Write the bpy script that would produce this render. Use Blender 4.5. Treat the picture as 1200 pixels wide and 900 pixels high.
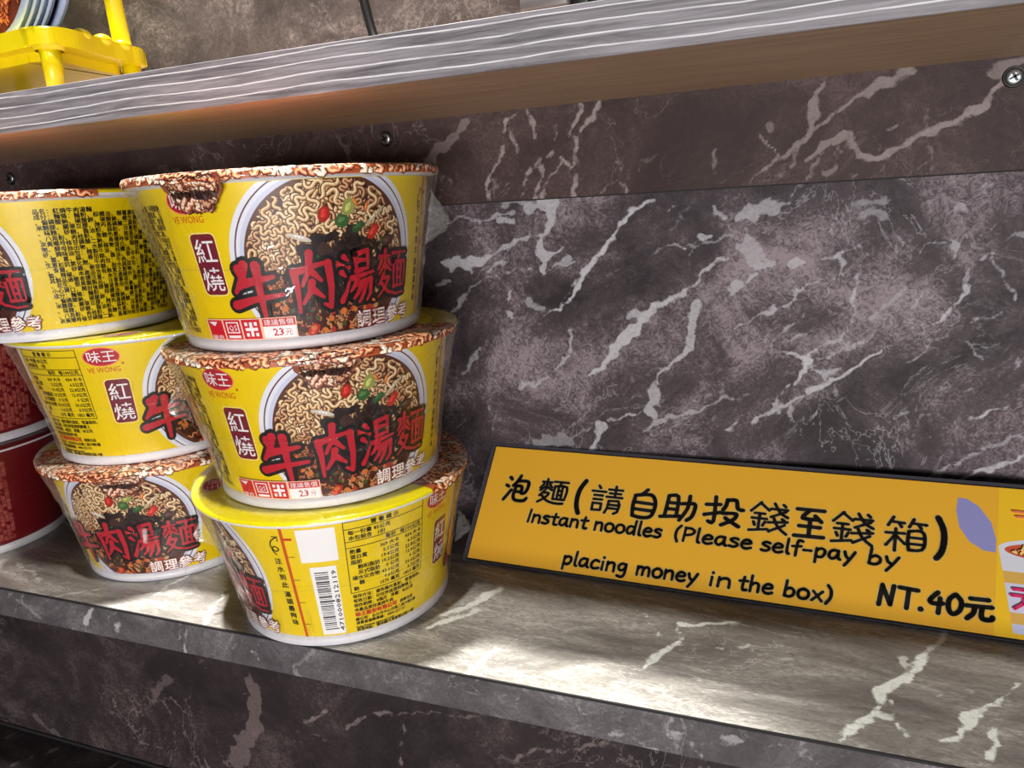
import bpy, bmesh, math, random
import numpy as np
from mathutils import Vector, Matrix

for o in list(bpy.data.objects): bpy.data.objects.remove(o)
scene = bpy.context.scene
COL = scene.collection
PI = math.pi

# ------------------------------------------------------------------ camera
def cam_axes(yaw, pitch, roll):
    cy, sy = math.cos(yaw), math.sin(yaw)
    f = Vector((-sy*math.cos(pitch), cy*math.cos(pitch), math.sin(pitch)))
    r = Vector((cy, sy, 0)); u = r.cross(f)
    r2 = r*math.cos(roll)+u*math.sin(roll); u2 = u*math.cos(roll)-r*math.sin(roll)
    return r2, u2, f
cam_data = bpy.data.cameras.new('camera')
cam = bpy.data.objects.new('camera', cam_data); COL.objects.link(cam)
r_, u_, f_ = cam_axes(0.3631, -0.2575, -0.0626)
m = Matrix((r_, u_, -f_)).transposed().to_4x4(); m.translation = Vector((0.3130, -0.4140, 0.2127))
cam.matrix_world = m
cam_data.sensor_width = 36; cam_data.lens = 835.02/1200*36; cam_data.clip_start = 0.01
scene.camera = cam

# ------------------------------------------------------------------ world, lamps, exposure
w = bpy.data.worlds.new('world'); scene.world = w; w.use_nodes = True
bg = w.node_tree.nodes['Background']; bg.inputs[0].default_value = (0.80, 0.86, 1.0, 1); bg.inputs[1].default_value = 0.055
def lamp(name, kind, loc, target, power, color, size=0.1, size_y=None, spot=None, blend=.5, shape='DISK'):
    d = bpy.data.lights.new(name, kind); d.energy = power; d.color = color
    if kind == 'AREA':
        d.shape = shape; d.size = size
        if size_y: d.size_y = size_y
    elif kind == 'SPOT':
        d.shadow_soft_size = size; d.spot_size = spot; d.spot_blend = blend
    o = bpy.data.objects.new(name, d); COL.objects.link(o); o.location = loc
    o.rotation_euler = (Vector(target)-Vector(loc)).to_track_quat('-Z', 'Y').to_euler()
    return o
lamp('ceiling_spotlight', 'SPOT', (-0.03, -0.203, 1.75), (-0.01, -0.20, 0), 470, (1.0, 0.98, 0.93), .035, spot=math.radians(23), blend=.5)
lamp('ceiling_spotlight', 'SPOT', (0.25, -0.475, 1.75), (0.15, -0.10, 0), 95, (1.0, 0.96, 0.90), .04, spot=math.radians(50), blend=.6)
lamp('front_fill_light', 'AREA', (0.68, -1.60, 0.0), (0.10, 0, 0.12), 27, (1.0, 0.97, 0.96), .8, .24, shape='RECTANGLE')  # added frontal area fill at shelf height, standing in for room light
scene.view_settings.view_transform = 'Standard'; scene.view_settings.look = 'None'
scene.view_settings.gamma = 1; scene.view_settings.exposure = 0.0
scene.view_settings.use_curve_mapping = False
scene.cycles.transparent_max_bounces = 24
scene.cycles.max_bounces = 8

# ------------------------------------------------------------------ helpers
def s2l(c):
    return tuple(((x/255+.055)/1.055)**2.4 if x/255 > .04045 else x/255/12.92 for x in c)
def new_mat(name):
    m = bpy.data.materials.new(name); m.use_nodes = True
    nt = m.node_tree; return m, nt, nt.nodes['Principled BSDF']
def node(nt, typ, **kw):
    n = nt.nodes.new(typ)
    for k, v in kw.items():
        if k == 'ins':
            for i, val in v.items(): n.inputs[i].default_value = val
        else: setattr(n, k, v)
    return n
def simple(name, rgb, rough=.5, metal=0, bump=0, bscale=300, coat=0):
    m, nt, p = new_mat(name)
    p.inputs['Base Color'].default_value = (*s2l(rgb), 1); p.inputs['Roughness'].default_value = rough; p.inputs['Metallic'].default_value = metal
    if coat: p.inputs['Coat Weight'].default_value = coat; p.inputs['Coat Roughness'].default_value = .15
    tc = node(nt, 'ShaderNodeTexCoord'); nz = node(nt, 'ShaderNodeTexNoise', ins={'Scale': bscale, 'Detail': 4})
    nt.links.new(tc.outputs['Object'], nz.inputs['Vector'])
    mx = node(nt, 'ShaderNodeMix', data_type='RGBA', blend_type='MULTIPLY', ins={0: .12}); mx.inputs[6].default_value = (*s2l(rgb), 1)
    nt.links.new(nz.outputs['Fac'], mx.inputs[7]); nt.links.new(mx.outputs[2], p.inputs['Base Color'])
    if bump:
        b = node(nt, 'ShaderNodeBump', ins={'Strength': bump, 'Distance': .0005}); nt.links.new(nz.outputs['Fac'], b.inputs['Height']); nt.links.new(b.outputs[0], p.inputs['Normal'])
    return m
def obj(name, verts, faces, mat, parent=None, smooth=False, mesh_name=None):
    me = bpy.data.meshes.new(mesh_name or name)
    me.from_pydata([tuple(v) for v in verts], [], [tuple(f) for f in faces]); me.update()
    if smooth: me.shade_smooth()
    if mat: me.materials.append(mat)
    o = bpy.data.objects.new(name, me); COL.objects.link(o)
    if parent: o.parent = parent
    return o
def bobj(name, bm, mat, parent=None, smooth=False):
    me = bpy.data.meshes.new(name); bm.to_mesh(me); bm.free()
    if smooth: me.shade_smooth()
    me.materials.append(mat); o = bpy.data.objects.new(name, me); COL.objects.link(o)
    if parent: o.parent = parent
    return o
def empty(name, loc, rz=0):
    o = bpy.data.objects.new(name, None); COL.objects.link(o); o.location = loc; o.rotation_euler = (0, 0, rz); o.empty_display_size = .02
    return o
def tag(o, label, cat, group=None):
    o['label'] = label; o['category'] = cat
    if group: o['group'] = group
    return o
def copy_tree(o, parent=None):
    c = o.copy(); COL.objects.link(c); c.parent = parent
    for ch in [x for x in KIDS.get(o.name, [])]: copy_tree(ch, c)
    return c
KIDS = {}
def index_kids(o):
    KIDS[o.name] = [x for x in COL.objects if x.parent == o]
    for x in KIDS[o.name]: index_kids(x)
def box_bm(bm, x0, x1, y0, y1, z0, z1, bev=0, seg=2):
    vs = [bm.verts.new((x, y, z)) for x in (x0, x1) for y in (y0, y1) for z in (z0, z1)]
    fs = [bm.faces.new([vs[i] for i in f]) for f in ((0, 1, 3, 2), (4, 6, 7, 5), (0, 4, 5, 1), (2, 3, 7, 6), (0, 2, 6, 4), (1, 5, 7, 3))]
    if bev:
        es = list({e for f in fs for e in f.edges}); bmesh.ops.bevel(bm, geom=es, offset=bev, segments=seg, affect='EDGES', profile=.5)
def lathe(prof, n=96):
    v = []; f = []
    for r, z in prof:
        for k in range(n):
            a = 2*PI*k/n; v.append((r*math.cos(a), r*math.sin(a), z))
    for i in range(len(prof)-1):
        for k in range(n):
            k2 = (k+1) % n; f.append((i*n+k, i*n+k2, (i+1)*n+k2, (i+1)*n+k))
    return v, f
def tube(pts, rad, n=10):
    v = []; f = []; P = [Vector(p) for p in pts]
    for i, p in enumerate(P):
        t = (P[min(i+1, len(P)-1)]-P[max(i-1, 0)]).normalized(); a = t.orthogonal().normalized() if i == 0 else (a-t*a.dot(t)).normalized(); b = t.cross(a)
        r = rad[i] if isinstance(rad, (list, tuple)) else rad
        for k in range(n): v.append(p+(a*math.cos(2*PI*k/n)+b*math.sin(2*PI*k/n))*r)
    for i in range(len(P)-1):
        for k in range(n): f.append((i*n+k, i*n+(k+1) % n, (i+1)*n+(k+1) % n, (i+1)*n+k))
    f.append(tuple(range(n))[::-1]); f.append(tuple((len(P)-1)*n+k for k in range(n)))
    return v, f
def smooth_line(pts, sub=5):
    P = [np.array(p, float) for p in pts]
    if len(P) < 3: return [tuple(p) for p in P]
    out = []
    for i in range(len(P)-1):
        p0, p1, p2, p3 = P[max(i-1, 0)], P[i], P[i+1], P[min(i+2, len(P)-1)]
        for k in range(sub):
            t = k/sub
            out.append(tuple(.5*((2*p1)+(-p0+p2)*t+(2*p0-5*p1+4*p2-p3)*t*t+(-p0+3*p1-3*p2+p3)*t**3)))
    out.append(tuple(P[-1])); return out

VEINS={'wall':[[1,[[246.8,207.8,1.1],[238.6,203.6,1.9],[232.1,195.9,2.3],[225.5,187.6,2.8],[218.3,179.6,2.4],[211.5,171.9,2.0],[205.5,165.0,2.8],[201.1,158.5,3.3],[196.6,152.9,2.1],[189.4,145.7,1.7],[180.9,140.4,0.8]]],[0.8,[[205.6,167.0,0.8],[198.0,160.1,0.8],[192.4,153.5,0.8],[189.4,146.7,0.8]]],[0.8,[[182.8,208.6,6.4],[188.4,204.8,9.6],[186.5,197.6,4.8],[183.6,192.7,2.8],[178.6,189.0,2.5],[178.8,183.9,3.3],[182.3,177.7,4.9],[183.0,170.6,6.6],[181.2,166.5,5.8]]],[0.7,[[172.0,205.2,5.7],[184.3,207.5,7.2]]],[0.8,[[183.2,174.7,3.7],[192.0,179.4,2.4]]],[0.5,[[157.5,207.9,4.1],[169.5,209.3,4.1]]],[0.8,[[112.2,174.5,2.6],[120.4,172.1,6.9],[129.4,174.0,7.7],[138.2,175.9,5.1],[146.3,176.7,2.5]]],[0.7,[[145.2,177.8,2.1],[155.6,180.1,2.5],[164.2,184.9,2.9],[172.7,189.7,2.1]]],[0.6,[[143.4,168.4,2.1],[155.1,173.4,2.1]]],[0.6,[[119.8,198.6,1.3],[131.7,201.1,1.7],[141.2,199.1,1.3],[151.5,202.2,1.7],[162.5,201.7,1.2]]],[0.7,[[152.9,198.1,5.0],[161.1,196.7,3.7]]],[0.6,[[109.7,160.4,2.2],[119.4,160.8,2.2]]],[0.6,[[129.5,154.2,1.3],[121.1,147.1,1.3],[111.3,139.4,1.3]]],[0.7,[[117.9,144.9,0.9],[137.1,162.2,0.9],[151.8,166.1,0.8],[163.3,170.0,0.8],[172.7,170.8,0.8]]],[0.7,[[158.2,142.6,5.1],[159.2,141.5,3.4]]],[0.7,[[157.8,154.9,2.5],[158.2,152.3,2.1]]],[0.5,[[169.3,150.0,3.4],[172.4,145.8,3.4],[178.9,143.6,2.5]]],[0.6,[[185.0,167.5,1.2],[194.2,171.3,1.2],[199.6,173.2,1.2]]],[0.6,[[195.9,174.3,2.8],[197.6,175.3,2.0]]],[0.9,[[258.3,150.2,3.1],[248.6,145.4,4.0],[241.1,137.8,4.8],[233.4,130.1,6.9],[227.1,123.9,7.4],[220.2,115.4,5.0],[212.1,108.8,3.8],[205.5,104.8,2.1]]],[0.8,[[258.3,150.2,2.4],[263.1,154.1,2.3],[270.2,159.8,1.5],[273.5,165.5,1.5],[281.7,169.1,3.0],[289.8,172.1,1.9]]],[0.7,[[228.5,139.4,2.4],[231.1,141.4,4.0],[237.1,139.4,3.2],[238.5,135.3,2.4]]],[0.6,[[198.0,132.5,1.2],[196.6,124.6,1.7],[195.1,116.5,1.7],[187.8,110.9,1.7],[181.9,103.6,1.7],[173.1,97.8,1.7],[161.4,93.5,3.5]]],[0.7,[[246.2,101.2,2.4],[245.6,96.4,5.7],[244.0,89.4,9.0],[245.0,83.0,7.4],[247.0,77.7,2.1]]],[0.8,[[244.0,84.1,1.2],[229.9,78.5,1.3],[217.5,72.3,1.3]]],[0.75,[[212.5,70.4,6.0],[210.8,65.8,5.1],[210.6,61.2,2.6],[208.8,54.3,2.6]]],[0.55,[[240.2,69.2,1.3],[249.0,73.5,3.7],[258.2,78.3,3.3],[270.6,85.3,1.6],[287.5,91.2,2.4],[293.2,90.4,1.6]]],[0.75,[[271.7,146.2,5.4],[268.4,132.9,4.3],[265.1,119.3,3.6],[260.7,114.1,2.8],[256.3,109.9,2.4],[249.3,105.5,1.2]]],[0.6,[[249.2,104.5,1.2],[247.2,100.2,1.2]]],[0.6,[[293.0,193.6,4.4],[299.1,196.0,8.1],[309.8,199.9,7.3],[312.8,197.9,3.6]]],[0.6,[[312.7,199.7,2.2],[319.0,201.1,1.4]]],[0.45,[[297.7,180.2,8.9],[303.2,173.1,8.2]]],[0.6,[[304.1,169.4,4.5],[310.8,167.4,3.7]]],[0.65,[[278.6,202.4,1.9],[280.5,198.7,3.0],[282.8,194.9,2.6]]],[0.75,[[274.2,185.2,3.4],[278.8,186.0,3.4]]],[0.9,[[256.1,180.2,0.8],[260.8,179.6,1.2],[264.5,177.6,0.8]]],[0.5,[[266.9,181.3,0.8],[277.0,181.4,1.1],[288.3,183.3,0.7]]],[0.65,[[322.8,167.1,4.4],[326.5,169.7,3.6]]],[0.7,[[296.8,160.8,1.5],[303.4,164.4,1.9]]],[0.65,[[288.8,155.7,4.6],[291.9,158.0,4.5]]],[0.8,[[350.2,174.8,1.1],[342.2,172.9,1.4],[334.0,171.3,0.7]]],[0.8,[[343.0,172.8,1.4],[344.7,163.9,1.8],[342.2,156.3,1.5],[340.0,150.8,1.1]]],[0.8,[[344.8,162.1,2.9],[346.5,160.7,2.2]]],[0.6,[[350.2,175.3,1.1],[358.1,177.2,0.7]]],[0.75,[[342.0,159.4,1.1],[330.4,158.3,1.1],[324.1,155.2,1.5],[321.3,149.6,1.5],[315.4,145.0,1.9],[309.3,141.7,1.5],[298.3,135.5,1.1],[286.8,133.0,0.8]]],[0.6,[[326.8,142.6,0.7],[316.3,131.7,1.1],[312.1,123.0,1.1]]],[0.5,[[318.7,126.0,1.1],[329.4,129.9,1.5]]],[1,[[319.8,120.2,1.5],[326.9,118.4,2.6],[331.4,114.6,3.4],[328.1,108.7,3.0],[324.0,101.7,2.3]]],[0.9,[[331.4,114.6,1.5],[337.2,120.5,1.9]]],[0.7,[[330.2,111.6,1.5],[340.4,107.1,1.5]]],[0.7,[[337.9,104.6,2.3],[340.3,108.0,3.0],[346.1,112.0,2.6]]],[0.9,[[330.4,96.9,3.4],[334.2,100.0,2.7],[339.2,103.6,2.3],[345.5,106.7,2.6],[353.8,110.3,1.9],[361.7,117.1,2.2],[369.5,122.8,1.1]]],[0.7,[[320.5,100.1,1.2],[317.1,93.9,1.5],[316.4,86.3,1.6],[317.9,82.8,1.9]]],[0.75,[[328.7,93.9,1.5],[320.0,88.0,1.9],[311.0,84.0,1.6],[300.9,79.9,2.0]]],[0.7,[[293.4,78.5,1.6],[288.7,71.4,1.2]]],[0.6,[[323.5,89.7,1.5],[324.7,82.7,1.5],[326.3,76.6,1.5]]],[0.5,[[337.5,94.7,0.8],[336.3,82.2,1.1]]],[0.4,[[344.5,102.3,0.8],[343.9,96.5,0.8]]],[0.6,[[352.0,142.5,1.1],[349.2,133.3,1.5],[343.7,125.3,1.8],[338.4,122.4,1.1]]],[0.7,[[353.0,160.6,1.1],[353.5,151.6,2.2],[352.3,143.9,1.4]]],[0.85,[[401.1,155.8,2.7],[400.7,151.1,2.4],[396.3,145.4,1.4],[396.4,140.2,2.1],[392.1,136.6,1.1]]],[0.5,[[382.1,151.3,1.1],[381.0,140.2,1.4],[380.0,132.1,1.1]]],[0.5,[[401.5,159.6,1.7],[403.7,164.3,1.7]]],[0.6,[[397.1,175.8,2.7],[397.9,171.6,2.4]]],[0.6,[[411.4,170.8,1.0],[409.0,169.2,1.7]]],[0.7,[[396.3,131.8,0.7],[407.3,135.8,0.7],[416.2,139.7,1.0],[418.5,142.3,0.7]]],[0.6,[[379.6,169.6,0.7],[384.5,175.0,1.0],[390.8,176.5,0.7],[397.0,177.1,1.0]]],[0.9,[[408.8,85.0,1.1],[415.5,87.2,1.8],[420.9,89.8,1.8],[427.2,91.4,1.1]]],[0.5,[[367.7,86.7,0.7],[380.1,86.9,0.7],[404.1,85.7,0.7]]],[0.85,[[409.2,48.9,1.1],[418.3,56.5,2.9],[427.4,62.4,2.5],[436.2,67.8,2.5],[446.6,74.1,2.1]]],[0.55,[[408.7,59.6,1.1],[417.3,67.9,1.8],[428.0,75.3,1.8],[435.0,79.4,1.1]]],[0.55,[[394.1,51.1,3.7],[400.6,55.6,5.2],[404.4,57.8,2.6]]],[0.6,[[386.6,133.5,1.1],[387.1,126.7,1.1],[383.7,119.8,0.7],[377.9,117.0,0.7]]],[0.5,[[410.7,185.6,0.7],[404.6,177.6,1.0],[409.2,175.0,0.7]]],[0.6,[[413.3,169.9,0.7],[420.0,156.3,1.0],[423.4,150.4,1.0]]],[0.5,[[406.0,125.2,0.7],[411.9,118.1,1.0]]],[0.4,[[348.8,199.9,1.7],[352.9,197.6,2.8],[362.6,197.9,2.8]]],[0.4,[[355.1,193.2,3.5],[363.1,190.7,4.9]]],[0.4,[[406.8,200.7,1.3],[408.2,204.6,3.0]]],[0.45,[[392.1,191.4,1.7],[396.4,193.2,1.3]]],[0.45,[[424.7,179.7,2.6],[416.2,176.4,1.3]]],[0.5,[[120.1,100.8,2.2],[130.0,109.7,1.8],[136.6,117.1,2.2]]],[0.35,[[173.8,56.6,8.8],[194.0,60.2,6.1]]],[0.4,[[360.4,139.3,1.8],[371.9,146.9,2.1],[376.1,153.6,1.8]]],[0.5,[[336.6,114.2,1.5],[346.9,121.6,1.8],[361.0,128.7,1.8]]]],'batten':[[0.9,[[175.1,256.6,1.9],[169.9,254.0,2.7],[167.6,249.7,1.9],[167.2,244.8,1.1]]],[0.7,[[171.4,253.9,1.1],[171.7,242.6,1.9],[173.3,236.1,1.1]]],[0.9,[[165.4,239.9,1.5],[162.5,235.5,2.3],[158.1,225.1,1.6],[154.5,212.5,1.2]]],[0.8,[[181.6,256.9,1.1],[185.3,251.7,2.3],[186.3,243.6,1.9]]],[0.6,[[199.4,250.0,1.1],[197.1,242.7,1.5]]],[0.8,[[210.6,256.8,2.6],[208.9,248.3,2.2],[205.7,240.2,1.1]]],[0.8,[[220.9,257.1,2.2],[217.4,249.7,1.8],[212.9,243.2,1.1]]],[0.9,[[207.2,242.8,1.1],[210.0,239.9,1.5],[208.7,232.9,1.9],[206.6,226.4,1.9]]],[0.9,[[198.4,230.1,1.9],[202.2,227.1,4.9],[205.0,224.2,3.0]]],[0.8,[[195.2,234.8,1.5],[186.3,233.7,1.1],[184.0,229.3,1.5]]],[0.8,[[198.3,227.9,1.5],[193.2,223.7,1.1],[191.0,218.8,0.8]]],[0.9,[[204.5,224.3,1.9],[206.3,218.7,2.3],[206.9,210.5,3.0]]],[0.85,[[186.7,232.8,1.1],[187.2,223.6,1.1],[186.4,217.2,2.3],[185.0,210.8,2.7]]],[0.85,[[181.5,228.6,1.5],[179.5,220.4,1.9],[176.4,212.2,1.2]]],[0.8,[[190.9,216.9,1.1],[189.1,210.6,1.9]]],[0.6,[[220.9,210.1,0.7],[224.3,214.9,1.1]]],[0.8,[[230.4,215.0,1.1],[234.1,210.3,2.2]]],[0.4,[[231.2,226.8,1.1],[232.9,220.1,0.7]]],[0.3,[[252.1,229.6,1.4],[243.0,223.8,0.7]]],[0.5,[[280.7,229.6,1.0],[282.1,219.0,1.1]]],[0.4,[[145.6,254.8,3.9],[135.4,247.8,5.5],[125.0,241.6,5.6],[118.7,234.0,3.2]]],[0.25,[[81.9,225.1,2.5],[65.7,238.8,4.2],[61.7,254.0,2.1]]],[0.6,[[329.3,257.7,1.6],[326.9,251.5,3.0],[328.1,241.7,4.0],[327.7,233.9,2.0]]],[0.6,[[301.0,211.9,1.4],[307.3,219.3,2.1],[317.0,226.7,1.4],[326.5,233.6,1.7],[335.7,239.8,2.0],[344.7,246.6,2.6],[351.7,250.4,2.9],[360.3,255.5,4.4],[368.8,258.9,4.4]]],[0.6,[[301.3,233.7,0.7],[305.0,228.9,1.4],[311.2,223.5,1.0]]],[0.4,[[307.2,237.6,2.7],[308.4,235.9,2.7]]],[0.6,[[323.9,221.0,2.0],[332.6,226.7,4.7],[340.0,229.3,4.0],[346.7,231.1,3.3],[347.0,225.6,3.0],[349.0,222.3,2.6]]],[0.75,[[349.0,222.3,2.6],[357.2,220.5,2.9],[364.4,221.9,3.6],[370.6,225.3,2.9],[378.0,229.6,2.9],[386.2,234.5,2.8],[394.3,238.8,4.0],[400.1,240.1,2.8],[402.7,244.5,2.8],[405.9,247.7,4.9]]],[0.5,[[402.1,253.8,6.7],[409.0,255.1,6.0]]],[0.5,[[359.3,233.5,1.3],[363.6,234.2,1.9]]],[0.45,[[316.1,219.9,1.4],[320.5,227.7,1.0]]],[0.45,[[325.1,212.0,2.0],[329.0,219.8,1.7],[331.6,223.6,1.0]]],[0.45,[[333.2,213.5,4.0],[337.0,215.2,3.3]]],[0.5,[[343.6,211.6,2.0],[346.5,214.6,1.0]]],[0.5,[[378.3,225.8,0.5],[382.0,214.1,0.5]]]],'shelf':[[0.9,[[251.6,-84.9,1.0],[255.9,-91.8,1.4]]],[0.9,[[258.1,-97.4,1.9],[264.2,-104.0,2.8]]],[0.9,[[273.0,-92.0,2.8],[282.6,-91.7,2.8],[298.6,-86.0,1.4]]],[0.7,[[272.6,-95.1,1.9],[273.8,-105.0,1.4]]],[0.9,[[272.6,-108.2,2.7],[269.2,-116.0,2.7],[265.6,-123.6,2.6],[260.8,-132.6,2.2]]],[0.7,[[274.4,-109.8,0.9],[295.9,-107.5,0.7],[309.1,-100.6,0.7]]],[0.9,[[403.4,-50.5,1.9],[390.4,-72.1,2.7],[384.3,-87.1,3.4],[376.4,-98.8,4.6],[367.0,-113.2,5.3],[360.0,-123.1,3.2],[356.7,-132.6,1.9],[349.2,-144.8,2.6],[343.1,-156.2,2.2]]],[0.6,[[375.1,-91.6,1.7],[372.4,-93.6,3.0],[369.8,-104.8,1.2]]],[0.9,[[357.2,-133.5,1.5],[362.0,-140.3,1.5],[366.1,-147.2,1.5]]],[0.8,[[357.8,-136.4,3.1],[363.3,-132.3,1.9],[364.2,-125.2,1.2]]],[0.9,[[375.6,-147.8,1.4],[384.1,-140.7,1.5],[389.9,-133.3,3.7],[393.4,-126.4,5.3],[396.9,-121.3,1.9],[406.8,-110.6,1.6],[417.3,-99.4,1.6],[429.8,-87.3,1.6]]],[0.9,[[392.2,-148.8,4.2],[397.3,-139.7,3.2],[401.9,-129.9,1.8]]],[0.8,[[153.2,-116.8,3.0],[165.2,-98.5,4.1],[174.6,-83.6,3.7]]],[0.8,[[149.9,-130.3,2.9],[162.1,-114.5,4.0],[167.8,-104.7,2.5]]],[0.3,[[218.5,-115.3,1.4],[229.6,-107.1,1.4]]],[0.4,[[191.8,-135.3,2.7],[181.4,-158.1,2.6]]],[0.6,[[-21.2,-142.3,2.2],[-22.5,-107.3,1.8]]],[0.4,[[-83.8,-158.2,2.2],[-60.9,-142.7,1.7]]],[0.6,[[31.9,-158.9,2.5],[13.6,-124.0,2.2]]],[0.5,[[-148.4,-132.3,2.5],[-108.8,-144.5,2.3]]]],'edge':[[0.8,[[-49.7,-1.4,3.1],[-58.4,-12.9,3.6]]],[0.7,[[-31.6,-7.3,1.2],[-34.9,-14.5,1.2]]],[0.8,[[17.7,-3.3,1.1],[12.2,-19.8,1.5]]],[0.7,[[55.5,-6.6,0.7],[68.6,-16.0,1.1]]],[0.35,[[99.1,-1.2,2.8],[86.3,-16.2,2.1],[90.6,-22.0,1.8]]],[0.7,[[238.4,-3.6,0.6],[247.5,-18.3,0.9]]],[0.6,[[276.4,-0.8,1.1],[278.8,-9.5,1.4],[282.3,-19.0,1.4]]],[0.55,[[280.5,-8.3,1.4],[286.5,-14.1,1.7],[291.0,-19.4,1.4]]],[0.6,[[251.3,-17.0,1.8],[262.5,-15.6,2.1],[271.6,-19.1,1.2]]],[0.5,[[298.7,-5.6,2.8],[302.1,-5.6,2.2]]],[0.3,[[-115.0,-7.5,1.7],[-99.1,-15.0,1.7]]],[0.4,[[153.1,-16.0,1.6],[161.6,-22.8,1.6]]],[0.5,[[320.6,-5.6,0.8],[334.9,-10.1,0.8]]]],'fascia':[[0.33,[[-4.8,-82.7,8.1],[-0.9,-98.3,9.9],[-6.2,-119.6,11.5],[-30.0,-156.8,14.2]]],[0.55,[[34.8,-106.8,3.1],[47.0,-99.4,3.5],[56.0,-94.9,2.2]]],[0.45,[[67.3,-103.7,1.3],[84.3,-92.3,2.5],[109.2,-83.0,1.6],[159.9,-75.1,1.6]]],[0.45,[[108.6,-88.0,1.2],[109.7,-98.8,1.2],[103.5,-122.2,1.7]]],[0.45,[[179.2,-101.5,3.1],[195.3,-89.8,2.3],[220.3,-81.3,1.5],[244.1,-73.2,1.1]]],[0.25,[[-77.3,-97.3,6.7],[-94.2,-118.4,4.9]]],[0.25,[[-189.3,-186.0,2.7],[-229.1,-163.4,5.4]]],[0.3,[[-134.4,-116.1,1.5],[-110.2,-118.3,2.0]]],[0.35,[[-97.0,-162.9,2.0],[-128.5,-157.1,2.5]]]],'lower':[[0.6,[[-253.2,-114.1,2.2],[-247.6,-99.8,3.0]]],[0.6,[[-216.7,-126.5,2.9],[-200.4,-111.1,2.9],[-193.8,-101.8,3.7],[-179.5,-102.3,2.2]]],[0.5,[[-221.1,-136.5,5.6],[-215.4,-128.8,4.3]]],[0.5,[[-141.5,-110.0,4.2],[-135.0,-102.9,4.2]]]]}
CLOUDS=[[207,109,60,18,0.5],[168,113,30,25,0.35],[132,95,20,30,0.2],[258,125,25,35,0.4],[325,177,60,22,0.5],[300,178,14,30,0.4],[345,126,35,20,0.6],[296,116,20,15,0.5],[360,149,30,20,0.3],[349,193,25,12,0.3],[297,101,35,12,0.2],[152,43,60,8,0.3],[278,61,60,6,-0.1],[181,151,40,30,-0.25],[234,170,25,40,-0.3],[320,76,60,15,-0.6],[379,108,60,20,-0.25],[416,127,30,20,-0.3],[122,124,20,30,-0.2],[431,49,25,10,0.3],[215,195,30,20,-0.25],[158,130,40,12,-0.1],[398,162,20,12,0.3]]
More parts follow.
